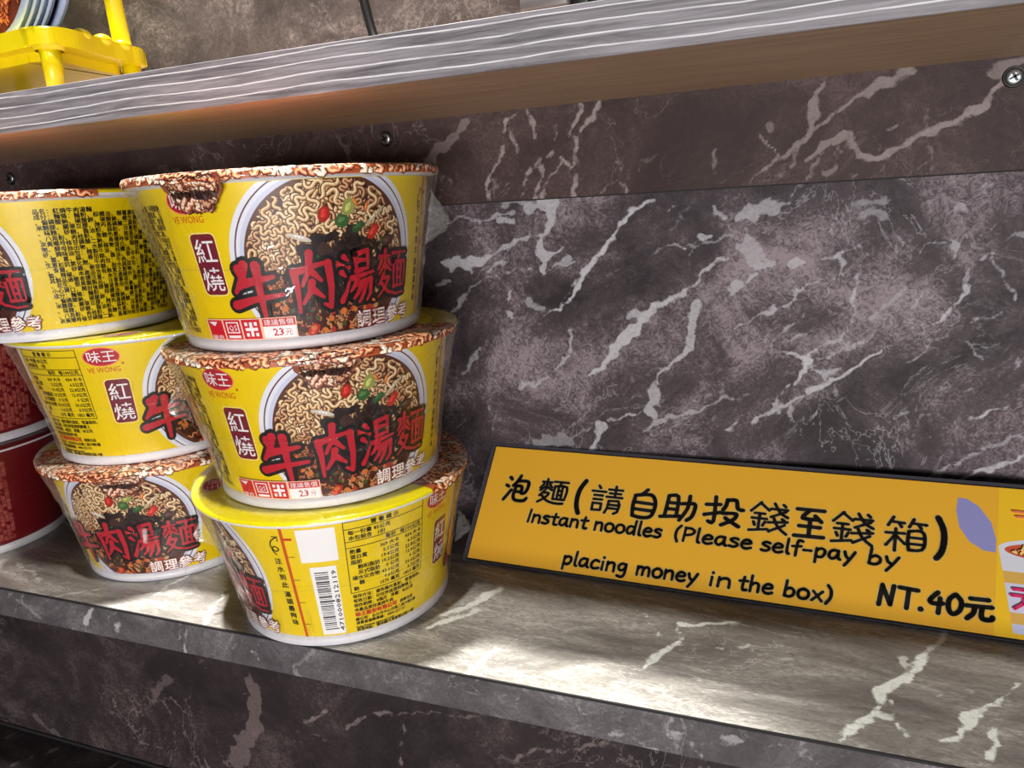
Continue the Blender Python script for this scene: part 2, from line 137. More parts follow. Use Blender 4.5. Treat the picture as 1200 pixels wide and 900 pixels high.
# ------------------------------------------------------------------ marble laminate, wood
def marble(name, dark, mid, light, veincol, rough=.45, cloudgain=1.0, auto=.55, axis_stretch=(1, 1, 1), spec=.4):
    m, nt, p = new_mat(name); L = nt.links.new
    tc = node(nt, 'ShaderNodeTexCoord')
    mp = node(nt, 'ShaderNodeMapping'); mp.inputs['Scale'].default_value = axis_stretch; mp.inputs['Rotation'].default_value = (0, math.radians(30), 0)
    L(tc.outputs['Object'], mp.inputs['Vector'])
    n1 = node(nt, 'ShaderNodeTexNoise', ins={'Scale': 16, 'Detail': 10, 'Roughness': .68, 'Distortion': .7}); L(mp.outputs[0], n1.inputs['Vector'])
    n2 = node(nt, 'ShaderNodeTexNoise', ins={'Scale': 210, 'Detail': 5, 'Roughness': .7, 'Distortion': 2.5}); L(mp.outputs[0], n2.inputs['Vector'])
    n3 = node(nt, 'ShaderNodeTexNoise', ins={'Scale': 420, 'Detail': 3, 'Roughness': .6, 'Distortion': 1}); L(tc.outputs['Object'], n3.inputs['Vector'])
    at = node(nt, 'ShaderNodeAttribute', attribute_name='field'); sp = node(nt, 'ShaderNodeSeparateColor'); L(at.outputs['Color'], sp.inputs[0])
    def math_(op, a, b=None, c=None, clamp=False):
        n = node(nt, 'ShaderNodeMath', operation=op); n.use_clamp = clamp
        for i, x in enumerate((a, b, c)):
            if x is None: continue
            if isinstance(x, (int, float)): n.inputs[i].default_value = x
            else: L(x, n.inputs[i])
        return n.outputs[0]
    def mapr(x, a, b, c=0, d=1):
        n = node(nt, 'ShaderNodeMapRange', ins={1: a, 2: b, 3: c, 4: d}); n.interpolation_type = 'SMOOTHSTEP'; L(x, n.inputs[0]); return n.outputs[0]
    # tone: broad noise plus placed clouds plus fine mottling where it is light
    cloud = math_('MULTIPLY', math_('SUBTRACT', sp.outputs['Blue'], .5), 1.1*cloudgain)
    tone = math_('ADD', mapr(n1.outputs['Fac'], .30, .80), cloud)
    mott = math_('MULTIPLY', math_('SUBTRACT', n2.outputs['Fac'], .5), math_('MULTIPLY_ADD', tone, 2.4, .5))
    tone = math_('ADD', tone, mott, clamp=True)
    cr = node(nt, 'ShaderNodeValToRGB'); e = cr.color_ramp.elements
    e[0].position = 0; e[0].color = (*s2l(dark), 1); e[1].position = 1; e[1].color = (*s2l(light), 1)
    x = e.new(.45); x.color = (*s2l(mid), 1); L(tone, cr.inputs[0])
    # placed veins: signed distance in mm stored on the mesh, broken up by noise
    F = math_('MULTIPLY', math_('SUBTRACT', sp.outputs['Red'], .5), 20)
    Fn = math_('ADD', F, math_('MULTIPLY', math_('SUBTRACT', n2.outputs['Fac'], .5), 2.6))
    n7 = node(nt, 'ShaderNodeTexNoise', ins={'Scale': 85, 'Detail': 4, 'Roughness': .6}); L(tc.outputs['Object'], n7.inputs['Vector'])
    Fn = math_('ADD', Fn, math_('MULTIPLY', math_('SUBTRACT', n7.outputs['Fac'], .52), 3.6))
    vm = mapr(Fn, -.55, .75)
    vm = math_('MULTIPLY', vm, sp.outputs['Green'])
    vm = math_('MULTIPLY', vm, mapr(n3.outputs['Fac'], .25, .6, .65, 1))
    # wandering hair veins
    n4 = node(nt, 'ShaderNodeTexNoise', ins={'Scale': 17, 'Detail': 7, 'Roughness': .6, 'Distortion': 2.2}); L(mp.outputs[0], n4.inputs['Vector'])
    n5 = node(nt, 'ShaderNodeTexNoise', ins={'Scale': 9, 'Detail': 2}); L(tc.outputs['Object'], n5.inputs['Vector'])
    hv = mapr(math_('ABSOLUTE', math_('SUBTRACT', n4.outputs['Fac'], .5)), .0, .010, 1, 0)
    hv = math_('MULTIPLY', math_('MULTIPLY', hv, mapr(n5.outputs['Fac'], .48, .62)), auto)
    n6 = node(nt, 'ShaderNodeTexNoise', ins={'Scale': 62, 'Detail': 6, 'Roughness': .6, 'Distortion': 3.0}); L(mp.outputs[0], n6.inputs['Vector'])
    h2 = mapr(math_('ABSOLUTE', math_('SUBTRACT', n6.outputs['Fac'], .5)), .0, .02, 1, 0)
    h2 = math_('MULTIPLY', math_('MULTIPLY', h2, mapr(tone, .35, .75)), auto*.25)
    v = math_('MAXIMUM', math_('MAXIMUM', vm, hv), h2)
    mx = node(nt, 'ShaderNodeMix', data_type='RGBA'); L(v, mx.inputs[0]); L(cr.outputs[0], mx.inputs[6]); mx.inputs[7].default_value = (*s2l(veincol), 1)
    L(mx.outputs[2], p.inputs['Base Color']); p.inputs['Roughness'].default_value = rough; p.inputs['Specular IOR Level'].default_value = spec
    b = node(nt, 'ShaderNodeBump', ins={'Strength': .25, 'Distance': .0003}); L(n3.outputs['Fac'], b.inputs['Height']); L(b.outputs[0], p.inputs['Normal'])
    return m
def vein_field(X, Y, key):
    """signed distance (mm) to the placed veins of one surface, their strength, and cloud tone"""
    X0, Y0 = X, Y
    X = X0+1.5*np.sin(Y0/6.1+X0/17)+.8*np.sin(Y0/2.3-X0/3.1)+.45*np.sin(Y0/1.1+X0/1.7); Y = Y0+1.3*np.sin(X0/5.3-Y0/15)+.7*np.sin(X0/2.1+Y0/2.9)+.4*np.sin(X0/1.3-Y0/1.2)
    wn = 1+.35*np.sin(X0/4.3+Y0/7.7)*np.sin(Y0/3.9-X0/9.1)+.2*np.sin(X0/1.9+Y0/2.2); rnd = random.Random(key)
    F = np.full(X.shape, -5.0); V = np.zeros(X.shape); Cc = np.full(X.shape, .5)
    extra = []
    dens, ang, sp_ = {'wall': (210, .85, .45), 'batten': (60, 1.0, .5), 'shelf': (60, .5, .5), 'edge': (50, 1.0, .8), 'fascia': (60, .6, .6), 'lower': (20, .2, .4)}.get(key, (0, 0, 0))
    fx0, fx1 = (80, 470) if key == 'wall' else (-200, 480); ylo, yhi = max(Y0.min(), -180), min(Y0.max(), 215)
    for _ in range(dens):
        x, y = rnd.uniform(fx0, fx1), rnd.uniform(ylo, yhi); a = ang+rnd.uniform(-sp_, sp_); q = []; n_ = rnd.randint(3, 6); ww = rnd.choice([.3, .4, .6, .9])
        for k in range(n_): q.append((x, y, ww*(1-.6*abs(2*k/(n_-1)-1)))); l = rnd.uniform(3, 8); x += l*math.cos(a); y += l*math.sin(a); a += rnd.uniform(-.5, .5)
        extra.append((rnd.uniform(.15, .5), q))
    for val, pts in VEINS.get(key, [])+extra:
        for (x0, y0, w0), (x1, y1, w1) in zip(pts[:-1], pts[1:]):
            dx, dy = x1-x0, y1-y0; l2 = dx*dx+dy*dy+1e-9
            t = np.clip(((X-x0)*dx+(Y-y0)*dy)/l2, 0, 1)
            d = np.hypot(X-x0-t*dx, Y-y0-t*dy); f = (w0+(w1-w0)*t)/2*wn-d+.1
            V = np.where(f > F, val, V); F = np.maximum(F, f)
    if key == 'wall':
        for x, y, rx, ry, a in CLOUDS:
            c, s = math.cos(.5), math.sin(.5); u = ((X-x)*c+(Y-y)*s)/(rx*.6); v = (-(X-x)*s+(Y-y)*c)/(ry*.6)
            Cc += a*.6*np.exp(-(u*u+v*v))
    return F, V, Cc
def axis(fine0, fine1, step, lo, hi, coarse):
    a = list(np.arange(fine0, fine1+1e-6, step))
    return np.array(list(np.arange(lo, fine0, coarse))+a+list(np.arange(a[-1]+coarse, hi+coarse, coarse)))
def grid_surface(name, ax, xs, ys, const, key, mat, parent=None, flip=False):
    """flat gridded surface; ax = constant axis ('y' or 'z'); xs, ys in mm"""
    X, Y = np.meshgrid(xs, ys, indexing='ij'); n, k = X.shape
    F, V, Cc = vein_field(X, Y, key)
    Z = np.full(X.shape, const)
    co = np.stack([X, Z, Y] if ax == 'y' else [X, Y, Z], -1).reshape(-1, 3)/1000
    i, j = np.meshgrid(np.arange(n-1), np.arange(k-1), indexing='ij'); a = (i*k+j).ravel()
    q = np.stack([a, a+k, a+k+1, a+1], 1)
    if flip: q = q[:, ::-1]
    me = bpy.data.meshes.new(name); me.vertices.add(len(co)); me.vertices.foreach_set('co', co.ravel().astype(np.float32))
    me.loops.add(q.size); me.loops.foreach_set('vertex_index', q.ravel().astype(np.int32))
    me.polygons.add(len(q)); me.polygons.foreach_set('loop_start', (np.arange(len(q))*4).astype(np.int32)); me.update(calc_edges=True)
    at = me.color_attributes.new('field', 'FLOAT_COLOR', 'POINT')
    c = np.stack([F/20+.5, V, Cc, np.ones(F.shape)], -1).reshape(-1, 4).astype(np.float32); at.data.foreach_set('color', c.ravel())
    me.materials.append(mat); o = bpy.data.objects.new(name, me); COL.objects.link(o)
    if parent: o.parent = parent
    return o
def wood(name, c0, c1, line, rough=.55, lines=True, freq=230):
    m, nt, p = new_mat(name); L = nt.links.new
    tc = node(nt, 'ShaderNodeTexCoord'); mp = node(nt, 'ShaderNodeMapping'); mp.inputs['Scale'].default_value = (6, 160, 160) ; L(tc.outputs['Object'], mp.inputs['Vector'])
    n1 = node(nt, 'ShaderNodeTexNoise', ins={'Scale': 2.2, 'Detail': 9, 'Roughness': .72, 'Distortion': .8}); L(mp.outputs[0], n1.inputs['Vector'])
    cr = node(nt, 'ShaderNodeValToRGB'); e = cr.color_ramp.elements; e[0].position = .36; e[0].color = (*s2l(c0), 1); e[1].position = .64; e[1].color = (*s2l(c1), 1); L(n1.outputs['Fac'], cr.inputs[0])
    out = cr.outputs[0]
    b = node(nt, 'ShaderNodeBump', ins={'Strength': .35, 'Distance': .0004}); L(n1.outputs['Fac'], b.inputs['Height'])
    if lines:
        mp2 = node(nt, 'ShaderNodeMapping'); mp2.inputs['Scale'].default_value = (9, 1, 30); L(tc.outputs['Object'], mp2.inputs['Vector'])
        n2 = node(nt, 'ShaderNodeTexNoise', ins={'Scale': 1.0, 'Detail': 4, 'Roughness': .5}); L(mp2.outputs[0], n2.inputs['Vector'])
        sx = node(nt, 'ShaderNodeSeparateXYZ'); L(tc.outputs['Object'], sx.inputs[0])
        a = node(nt, 'ShaderNodeMath', operation='MULTIPLY_ADD', ins={1: freq}); L(sx.outputs['Z'], a.inputs[0])
        c = node(nt, 'ShaderNodeMath', operation='MULTIPLY', ins={1: 1.5}); L(n2.outputs['Fac'], c.inputs[0]); L(c.outputs[0], a.inputs[2])
        fr = node(nt, 'ShaderNodeMath', operation='PINGPONG', ins={1: .5}); L(a.outputs[0], fr.inputs[0])
        mr = node(nt, 'ShaderNodeMapRange', ins={1: .03, 2: .085, 3: 1, 4: 0}); L(fr.outputs[0], mr.inputs[0])
        n3 = node(nt, 'ShaderNodeTexNoise', ins={'Scale': 60, 'Detail': 3}); L(tc.outputs['Object'], n3.inputs['Vector'])
        mr3 = node(nt, 'ShaderNodeMapRange', ins={1: .3, 2: .5, 3: .35, 4: 1}); L(n3.outputs['Fac'], mr3.inputs[0])
        mm = node(nt, 'ShaderNodeMath', operation='MULTIPLY'); L(mr.outputs[0], mm.inputs[0]); L(mr3.outputs[0], mm.inputs[1])
        mx = node(nt, 'ShaderNodeMix', data_type='RGBA'); L(mm.outputs[0], mx.inputs[0]); L(out, mx.inputs[6]); mx.inputs[7].default_value = (*s2l(line), 1); out = mx.outputs[2]
    L(out, p.inputs['Base Color']); p.inputs['Roughness'].default_value = rough; L(b.outputs[0], p.inputs['Normal'])
    return m

M = {}
M['wall'] = marble('grey_veined_marble_laminate', (40, 32, 35), (74, 63, 67), (134, 122, 127), (178, 176, 180), rough=.6, auto=.4, spec=.22)
M['batten'] = marble('brown_veined_marble_laminate', (50, 38, 37), (66, 52, 50), (88, 72, 70), (150, 138, 135), rough=.6, auto=.3, spec=.2)
M['shelf_top'] = marble('pale_marble_laminate', (98, 94, 90), (138, 134, 128), (194, 191, 184), (232, 236, 230), rough=.3, auto=.35, axis_stretch=(.6, 2.2, 1))
M['edge'] = marble('edge_marble_laminate', (66, 61, 63), (92, 87, 89), (130, 124, 126), (180, 176, 175), auto=.35)
M['fascia'] = marble('dark_marble_laminate', (36, 29, 30), (54, 45, 46), (88, 76, 76), (150, 134, 132), auto=.5)
M['upper_wall'] = marble('upper_marble_laminate', (52, 46, 45), (80, 72, 70), (122, 112, 109), (160, 150, 147), auto=.6)
M['wood_face'] = wood('greyed_wood_laminate', (74, 70, 74), (140, 135, 140), (204, 202, 206))
M['wood_under'] = wood('brown_wood_laminate', (150, 124, 100), (182, 154, 128), (0, 0, 0), lines=False)
M['black'] = simple('black_plastic', (14, 14, 15), .4)
M['steel'] = simple('zinc_plated_steel', (170, 175, 180), .3, 1, .2, 900)
M['seam'] = simple('dark_joint', (22, 20, 20), .8)

def ink_mat(name, rough, coat=0.0, noise=.06):
    m, nt, p = new_mat(name); L = nt.links.new
    at = node(nt, 'ShaderNodeAttribute', attribute_name='ink'); tc = node(nt, 'ShaderNodeTexCoord'); nz = node(nt, 'ShaderNodeTexNoise', ins={'Scale': 700, 'Detail': 2})
    L(tc.outputs['Object'], nz.inputs['Vector'])
    mx = node(nt, 'ShaderNodeMix', data_type='RGBA', blend_type='MULTIPLY', ins={0: noise}); L(at.outputs['Color'], mx.inputs[6]); L(nz.outputs['Color'], mx.inputs[7])
    L(mx.outputs[2], p.inputs['Base Color']); p.inputs['Roughness'].default_value = rough
    if coat: p.inputs['Coat Weight'].default_value = coat; p.inputs['Coat Roughness'].default_value = .08
    return m
M['ink'] = ink_mat('printed_ink', .42)
M['sign_ink'] = ink_mat('laminated_print', .5, .35)
M['paper_yellow'] = simple('yellow_printed_paper', (236, 204, 0), .38)
M['lid_yellow'] = simple('lemon_yellow_lid_film', (242, 226, 0), .3)
M['paper_red'] = simple('red_printed_paper', (112, 10, 22), .38)
M['paper_white'] = simple('white_paper', (228, 226, 232), .5)
M['yellow_plastic'] = simple('yellow_plastic', (208, 190, 0), .35, 0, .15, 120)

def film():
    m = bpy.data.materials.new('clear_shrink_film'); m.use_nodes = True; nt = m.node_tree; L = nt.links.new
    for n in list(nt.nodes): nt.nodes.remove(n)
    out = node(nt, 'ShaderNodeOutputMaterial'); tr = node(nt, 'ShaderNodeBsdfTransparent'); tr.inputs[0].default_value = (.965, .965, .96, 1)
    gl = node(nt, 'ShaderNodeBsdfGlossy', ins={'Roughness': .10}); gl.inputs[0].default_value = (1, 1, 1, 1)
    df = node(nt, 'ShaderNodeBsdfTranslucent'); df.inputs[0].default_value = (.8, .8, .78, 1)
    tc = node(nt, 'ShaderNodeTexCoord'); mp = node(nt, 'ShaderNodeMapping'); mp.inputs['Scale'].default_value = (1, 1, .35); L(tc.outputs['Object'], mp.inputs['Vector'])
    nz = node(nt, 'ShaderNodeTexNoise', ins={'Scale': 75, 'Detail': 3, 'Distortion': 1.5}); L(mp.outputs[0], nz.inputs['Vector'])
    bp = node(nt, 'ShaderNodeBump', ins={'Strength': .9, 'Distance': .0018}); L(nz.outputs['Fac'], bp.inputs['Height'])
    fr = node(nt, 'ShaderNodeFresnel', ins={'IOR': 1.5}); L(bp.outputs[0], fr.inputs['Normal']); L(bp.outputs[0], gl.inputs['Normal'])
    mu = node(nt, 'ShaderNodeMath', operation='MULTIPLY_ADD', ins={1: .9, 2: .01}); L(fr.outputs[0], mu.inputs[0]); mn = node(nt, 'ShaderNodeMath', operation='MINIMUM', ins={1: .32}); L(mu.outputs[0], mn.inputs[0]); mu = mn
    mx = node(nt, 'ShaderNodeMixShader'); L(mu.outputs[0], mx.inputs[0]); L(tr.outputs[0], mx.inputs[1]); L(gl.outputs[0], mx.inputs[2])
    lw = node(nt, 'ShaderNodeLayerWeight', ins={'Blend': .25}); m2 = node(nt, 'ShaderNodeMath', operation='MULTIPLY', ins={1: .16}); L(lw.outputs['Facing'], m2.inputs[0])
    mp3 = node(nt, 'ShaderNodeMapping'); mp3.inputs['Scale'].default_value = (1, 1, .12); L(tc.outputs['Object'], mp3.inputs['Vector'])
    n3 = node(nt, 'ShaderNodeTexNoise', ins={'Scale': 130, 'Detail': 3, 'Distortion': 1.2}); L(mp3.outputs[0], n3.inputs['Vector'])
    r3 = node(nt, 'ShaderNodeMapRange', ins={1: .60, 2: .72, 3: 0, 4: .34}); L(n3.outputs['Fac'], r3.inputs[0])  # whitish streaks mixed in as painted glints along the film wrinkles
    n4 = node(nt, 'ShaderNodeTexNoise', ins={'Scale': 28, 'Detail': 1}); L(tc.outputs['Object'], n4.inputs['Vector'])
    r4 = node(nt, 'ShaderNodeMapRange', ins={1: .5, 2: .62, 3: 0, 4: 1}); L(n4.outputs['Fac'], r4.inputs[0])
    m3 = node(nt, 'ShaderNodeMath', operation='MULTIPLY'); L(r3.outputs[0], m3.inputs[0]); L(r4.outputs[0], m3.inputs[1])
    m4 = node(nt, 'ShaderNodeMath', operation='ADD'); L(m2.outputs[0], m4.inputs[0]); L(m3.outputs[0], m4.inputs[1]); m2 = m4
    mx2 = node(nt, 'ShaderNodeMixShader'); L(m2.outputs[0], mx2.inputs[0]); L(mx.outputs[0], mx2.inputs[1]); L(df.outputs[0], mx2.inputs[2])
    L(mx2.outputs[0], out.inputs[0]); return m
M['film'] = film()
m, nt, p = new_mat('crumpled_film'); p.inputs['Base Color'].default_value = (.75, .75, .74, 1); p.inputs['Roughness'].default_value = .12; p.inputs['Alpha'].default_value = .15; M['crumple'] = m

# ------------------------------------------------------------------ the setting
D, T = 158.4, 19.6                      # lower shelf depth and thickness (mm)
ZB, ZS, ZT, DU = .2102, .2587, .2769, .1433   # batten bottom, upper shelf underside and top, upper shelf depth
xs = axis(80, 500, 1.1, -900, 1000, 40)
o = grid_surface('wall_back', 'y', xs, axis(0, 213, 1.1, -240, 260, 20), 0, 'wall', M['wall']); o['kind'] = 'structure'
o = grid_surface('wall_upper', 'y', np.arange(-900, 1001, 40), np.arange(260, 801, 20), -.2, 'none', M['upper_wall']); o['kind'] = 'structure'
o = grid_surface('wall_front', 'y', axis(-260, 400, 2.5, -900, 1000, 40), axis(-178, -19.8, 2.5, -600, -50, 20), -100, 'fascia', M['fascia']); o['kind'] = 'structure'
bt = grid_surface('trim_1', 'y', axis(-60, 480, 1.5, -900, 1000, 40), axis(210.2, 258.6, 1.2, 210.2, 258.6, 1.2), -18, 'batten', M['batten']); bt['kind'] = 'structure'
bm = bmesh.new(); box_bm(bm, -.9, 1.0, -.0178, -.0001, ZB, ZS-.0001); bobj('batten_core', bm, M['batten'], bt)
bm = bmesh.new(); box_bm(bm, -.9, 1.0, -.0183, -.0178, ZB-.0006, ZB+.0001); bobj('batten_edge', bm, M['seam'], bt)
lo = grid_surface('floor', 'z', axis(-260, -100, 2.5, -900, 1000, 40), np.arange(-900, -99, 10), -179.5, 'lower', M['fascia']); lo['kind'] = 'structure'
bm = bmesh.new(); box_bm(bm, -.9, 1.0, -.1012, -.1000, -.1795, -.1768); g = bobj('trim_2', bm, M['seam']); g['kind'] = 'structure'

sh = empty('display_shelf', (0, 0, -T/1000)); tag(sh, 'lower marble-patterned shelf that carries the noodle bowls and the yellow sign', 'shelf')
def shelf_child(o): o.parent = sh; o.location = (0, 0, T/1000); return o
bm = bmesh.new(); box_bm(bm, -.9, 1.0, -.1570, -.0003, -T/1000, -.0002); shelf_child(bobj('shelf_board', bm, M['edge']))
shelf_child(grid_surface('shelf_top', 'z', axis(-200, 520, 2, -900, 1000, 40), np.arange(-157.6, 0.1, 1.97), 0, 'shelf', M['shelf_top']))
shelf_child(grid_surface('edge_band', 'y', axis(-200, 420, 2, -900, 1000, 40), np.arange(-19.6, -.5, 1.85), -158.4, 'edge', M['edge']))
bm = bmesh.new(); box_bm(bm, -.9, 1.0, -.1584, -.1576, -.0009, .0001); shelf_child(bobj('edge_seam', bm, M['seam']))
bm = bmesh.new(); box_bm(bm, -.9, 1.0, -.1583, -.1570, -T/1000, -.0010); shelf_child(bobj('edge_backing', bm, M['edge']))

us = empty('wooden_shelf', (0, 0, ZS)); tag(us, 'upper wooden shelf with grey grained front edge and brown underside', 'shelf')
def us_child(o): o.parent = us; o.location = (0, 0, -ZS); return o
bm = bmesh.new(); box_bm(bm, -.9, 1.0, -DU+.0006, -.0006, ZS, ZT, 0); us_child(bobj('shelf_board', bm, M['wood_under']))
bm = bmesh.new(); box_bm(bm, -.9, 1.0, -DU, -DU+.0006, ZS-.0001, ZT+.0001, .0002, 1); us_child(bobj('front_edge', bm, M['wood_face']))

def screw(x, z):
    v, f = lathe([(.0046, 0), (.0044, .0006), (.0040, .0009), (.0036, .0003)], 28)
    ring = obj('screw', v, f, M['black'], bt, True)
    v, f = lathe([(.0036, 0), (.0035, .0010), (.0030, .0014), (.0016, .0016), (.00001, .0016)], 28)
    head = obj('screw_head', v, f, M['steel'], ring, True)
    bm = bmesh.new(); box_bm(bm, -.0021, .0021, -.0005, .0005, .001, .00195); box_bm(bm, -.0005, .0005, -.0021, .0021, .001, .00195)
    cr = bobj('cross_recess', bm, M['black'], ring); cr.rotation_euler = (0, 0, .5)
    head.rotation_euler = (0, 0, .5)
    ring.location = (x, -.0181, z); ring.rotation_euler = (PI/2, 0, 0)
for x, z in ((.092, .2500), (-.2288, .2480), (.4089, .2502)): screw(x, z)

# ------------------------------------------------------------------ flat print as thin geometry
class Print:
    """coloured polygons in a flat (u, v) plane in mm, stacked by layer, bent onto a surface at the end"""
    def __init__(s): s.v = []; s.f = []; s.c = []; s.lay = []; s.k = 0
    def next(s): s.k += 1
    def poly(s, pts, col):
        b = len(s.v); s.v += [(p[0], p[1], s.k) for p in pts]; s.f.append(tuple(range(b, b+len(pts)))); s.c.append(col)
    def tris(s, V, Fc, col):
        b = len(s.v); s.v += [(p[0], p[1], s.k) for p in V]; s.f += [tuple(i+b for i in t) for t in Fc]; s.c += [col]*len(Fc)
    def rect(s, u0, v0, u1, v1, col, step=1.3):
        n = max(1, int(abs(u1-u0)/step)); us_ = np.linspace(u0, u1, n+1)
        for a, b in zip(us_[:-1], us_[1:]): s.poly([(a, v0), (b, v0), (b, v1), (a, v1)], col)
    def line(s, u0, v0, u1, v1, w, col, step=1.3):
        n = max(1, int(math.hypot(u1-u0, v1-v0)/step)); dx, dy = u1-u0, v1-v0; l = math.hypot(dx, dy); nx, ny = -dy/l*w/2, dx/l*w/2
        for i in range(n):
            a, b = i/n, (i+1)/n
            s.poly([(u0+dx*a-nx, v0+dy*a-ny), (u0+dx*b-nx, v0+dy*b-ny), (u0+dx*b+nx, v0+dy*b+ny), (u0+dx*a+nx, v0+dy*a+ny)], col)
    def disc(s, u, v, ru, rv, col, n=16, r0=0, clip=None, rings=1, rot=0):
        ca, sa = math.cos(rot), math.sin(rot)
        def P(k, r):
            a = 2*PI*k/n; x, y = ru*r*math.cos(a), rv*r*math.sin(a); p = (u+x*ca-y*sa, v+x*sa+y*ca)
            return (p[0], min(max(p[1], clip[0]), clip[1])) if clip else p
        for j in range(rings):
            a, b = r0+(1-r0)*j/rings, r0+(1-r0)*(j+1)/rings
            for k in range(n):
                q = [P(k, a), P(k, b), P(k+1, b), P(k+1, a)] if a > 0 else [(u, v), P(k, b), P(k+1, b)]
                if clip and max(x[1] for x in q)-min(x[1] for x in q) < 1e-6: continue
                s.poly(q, col)
    def ribbon(s, pts, w, col, clip=None, taper=True):
        n = len(pts); L_, R_ = [], []
        for i, p in enumerate(pts):
            a, b = pts[max(i-1, 0)], pts[min(i+1, n-1)]; dx, dy = b[0]-a[0], b[1]-a[1]; l = math.hypot(dx, dy)+1e-9
            ww = w/2*(min(1, .35+min(i, n-1-i)*.4) if taper else 1)
            L_.append((p[0]-dy/l*ww, p[1]+dx/l*ww)); R_.append((p[0]+dy/l*ww, p[1]-dx/l*ww))
        for i in range(n-1):
            q = [R_[i], R_[i+1], L_[i+1], L_[i]]
            if clip:
                if not all(clip[0] < x[1] < clip[1] for x in q): continue
            s.poly(q, col)
    def strokes(s, glyph, u, v, sx, sy, w, col, grow=0, shear=0, wfun=None, hard=True):
        """glyph: list of polylines on a 0..100 grid; each drawn as segments with round joints"""
        for st in glyph:
            P = [(u+(q[0]+shear*q[1])*sx/100, v+q[1]*sy/100) for q in st]
            n = len(P)
            if n == 1: s.disc(*P[0], w*.62+grow, w*.62+grow, col, 12); continue
            for i, p in enumerate(P):
                ww = (w*(wfun(i/(n-1)) if wfun else 1))/2+grow; s.disc(p[0], p[1], ww, ww, col, 12)
                if i < n-1:
                    q = P[i+1]; w2 = (w*(wfun((i+1)/(n-1)) if wfun else 1))/2+grow; dx, dy = q[0]-p[0], q[1]-p[1]; l = math.hypot(dx, dy)+1e-9
                    m_ = max(1, int(l/2.5))
                    for k in range(m_):
                        a, b = k/m_, (k+1)/m_; wa, wb = ww+(w2-ww)*a, ww+(w2-ww)*b
                        pa, pb = (p[0]+dx*a, p[1]+dy*a), (p[0]+dx*b, p[1]+dy*b); nx, ny = -dy/l, dx/l
                        s.poly([(pa[0]-nx*wa, pa[1]-ny*wa), (pb[0]-nx*wb, pb[1]-ny*wb), (pb[0]+nx*wb, pb[1]+ny*wb), (pa[0]+nx*wa, pa[1]+ny*wa)], col)
    def text(s, string, u, v, size, col, width=None, grow=0, rot=0, res=1, bold=0, halo=0):
        V, Fc, adv = text_mesh(string, grow, res)
        if not len(V): return 0
        if halo:
            for k in range(8): s.text(string, u+halo*math.cos(k*PI/4), v+halo*math.sin(k*PI/4), size, col, width, 0, rot, res)
        if bold:
            for du, dv in ((bold, 0), (0, bold), (bold, bold)): s.text(string, u+du, v+dv, size, col, width, 0, rot, res)
        sc = size/EM; sx = sc if width is None else width/adv
        ca, sa = math.cos(rot), math.sin(rot)
        pts = [(u+(x*sx)*ca-(y*sc)*sa, v+(x*sx)*sa+(y*sc)*ca) for x, y in V]
        s.tris(pts, Fc, col); return adv*sx
    def build(s, name, mat, mapping, parent=None, maxlen=1.7, dz=.000012, base=.00005):
        V = list(s.v); Fo = []; Co = []
        for f, c in zip(s.f, s.c):
            if len(f) > 3 and len(f) <= 4: Fo.append(f); Co.append(c); continue
            stack = [f]
            while stack:
                t = stack.pop(); e = [(math.hypot(V[t[i]][0]-V[t[(i+1) % 3]][0], V[t[i]][1]-V[t[(i+1) % 3]][1]), i) for i in range(3)]; l, i = max(e)
                if l > maxlen:
                    a, b, c_ = t[i], t[(i+1) % 3], t[(i+2) % 3]; V.append(((V[a][0]+V[b][0])/2, (V[a][1]+V[b][1])/2, V[a][2])); mm = len(V)-1
                    stack += [(a, mm, c_), (mm, b, c_)]
                else: Fo.append(t); Co.append(c)
        W = [mapping(x, y, base+k*dz) for x, y, k in V]
        me = bpy.data.meshes.new(name); me.from_pydata(W, [], Fo); me.update()
        at = me.color_attributes.new('ink', 'FLOAT_COLOR', 'CORNER'); cols = []
        for f, c in zip(Fo, Co): cols += [*c, 1]*len(f)
        at.data.foreach_set('color', np.array(cols, np.float32)); me.shade_smooth(); me.materials.append(mat)
        o = bpy.data.objects.new(name, me); COL.objects.link(o)
        if parent: o.parent = parent
        return o
TEXT = {}
EM = 1.0
def text_mesh(string, grow=0, res=1):
    key = (string, grow, res)
    if key in TEXT: return TEXT[key]
    cu = bpy.data.curves.new('t', 'FONT'); cu.body = string+'\u3000|'; cu.size = 1; cu.resolution_u = res; cu.offset = grow
    ob = bpy.data.objects.new('t', cu); me = bpy.data.meshes.new_from_object(ob)
    me.calc_loop_triangles()
    V = [(v.co.x, v.co.y) for v in me.vertices]; Fc = [tuple(t.vertices) for t in me.loop_triangles]
    xm = max(v[0] for v in V); bar = {i for i, v in enumerate(V) if v[0] > xm-.3}   # trailing bar, one blank em away, measures the advance
    adv = min(V[i][0] for i in bar)-BAR[0]+grow
    Fc = [t for t in Fc if not any(i in bar for i in t)]
    bpy.data.meshes.remove(me); bpy.data.objects.remove(ob); bpy.data.curves.remove(cu)
    TEXT[key] = (V, Fc, adv); return TEXT[key]
BAR = [0.0]
BAR[0] = text_mesh('')[2]
_a = text_mesh('國國國')[2]; _b = text_mesh('國')[2]; EM = (_a-_b)/2
print('EM', EM, _b)

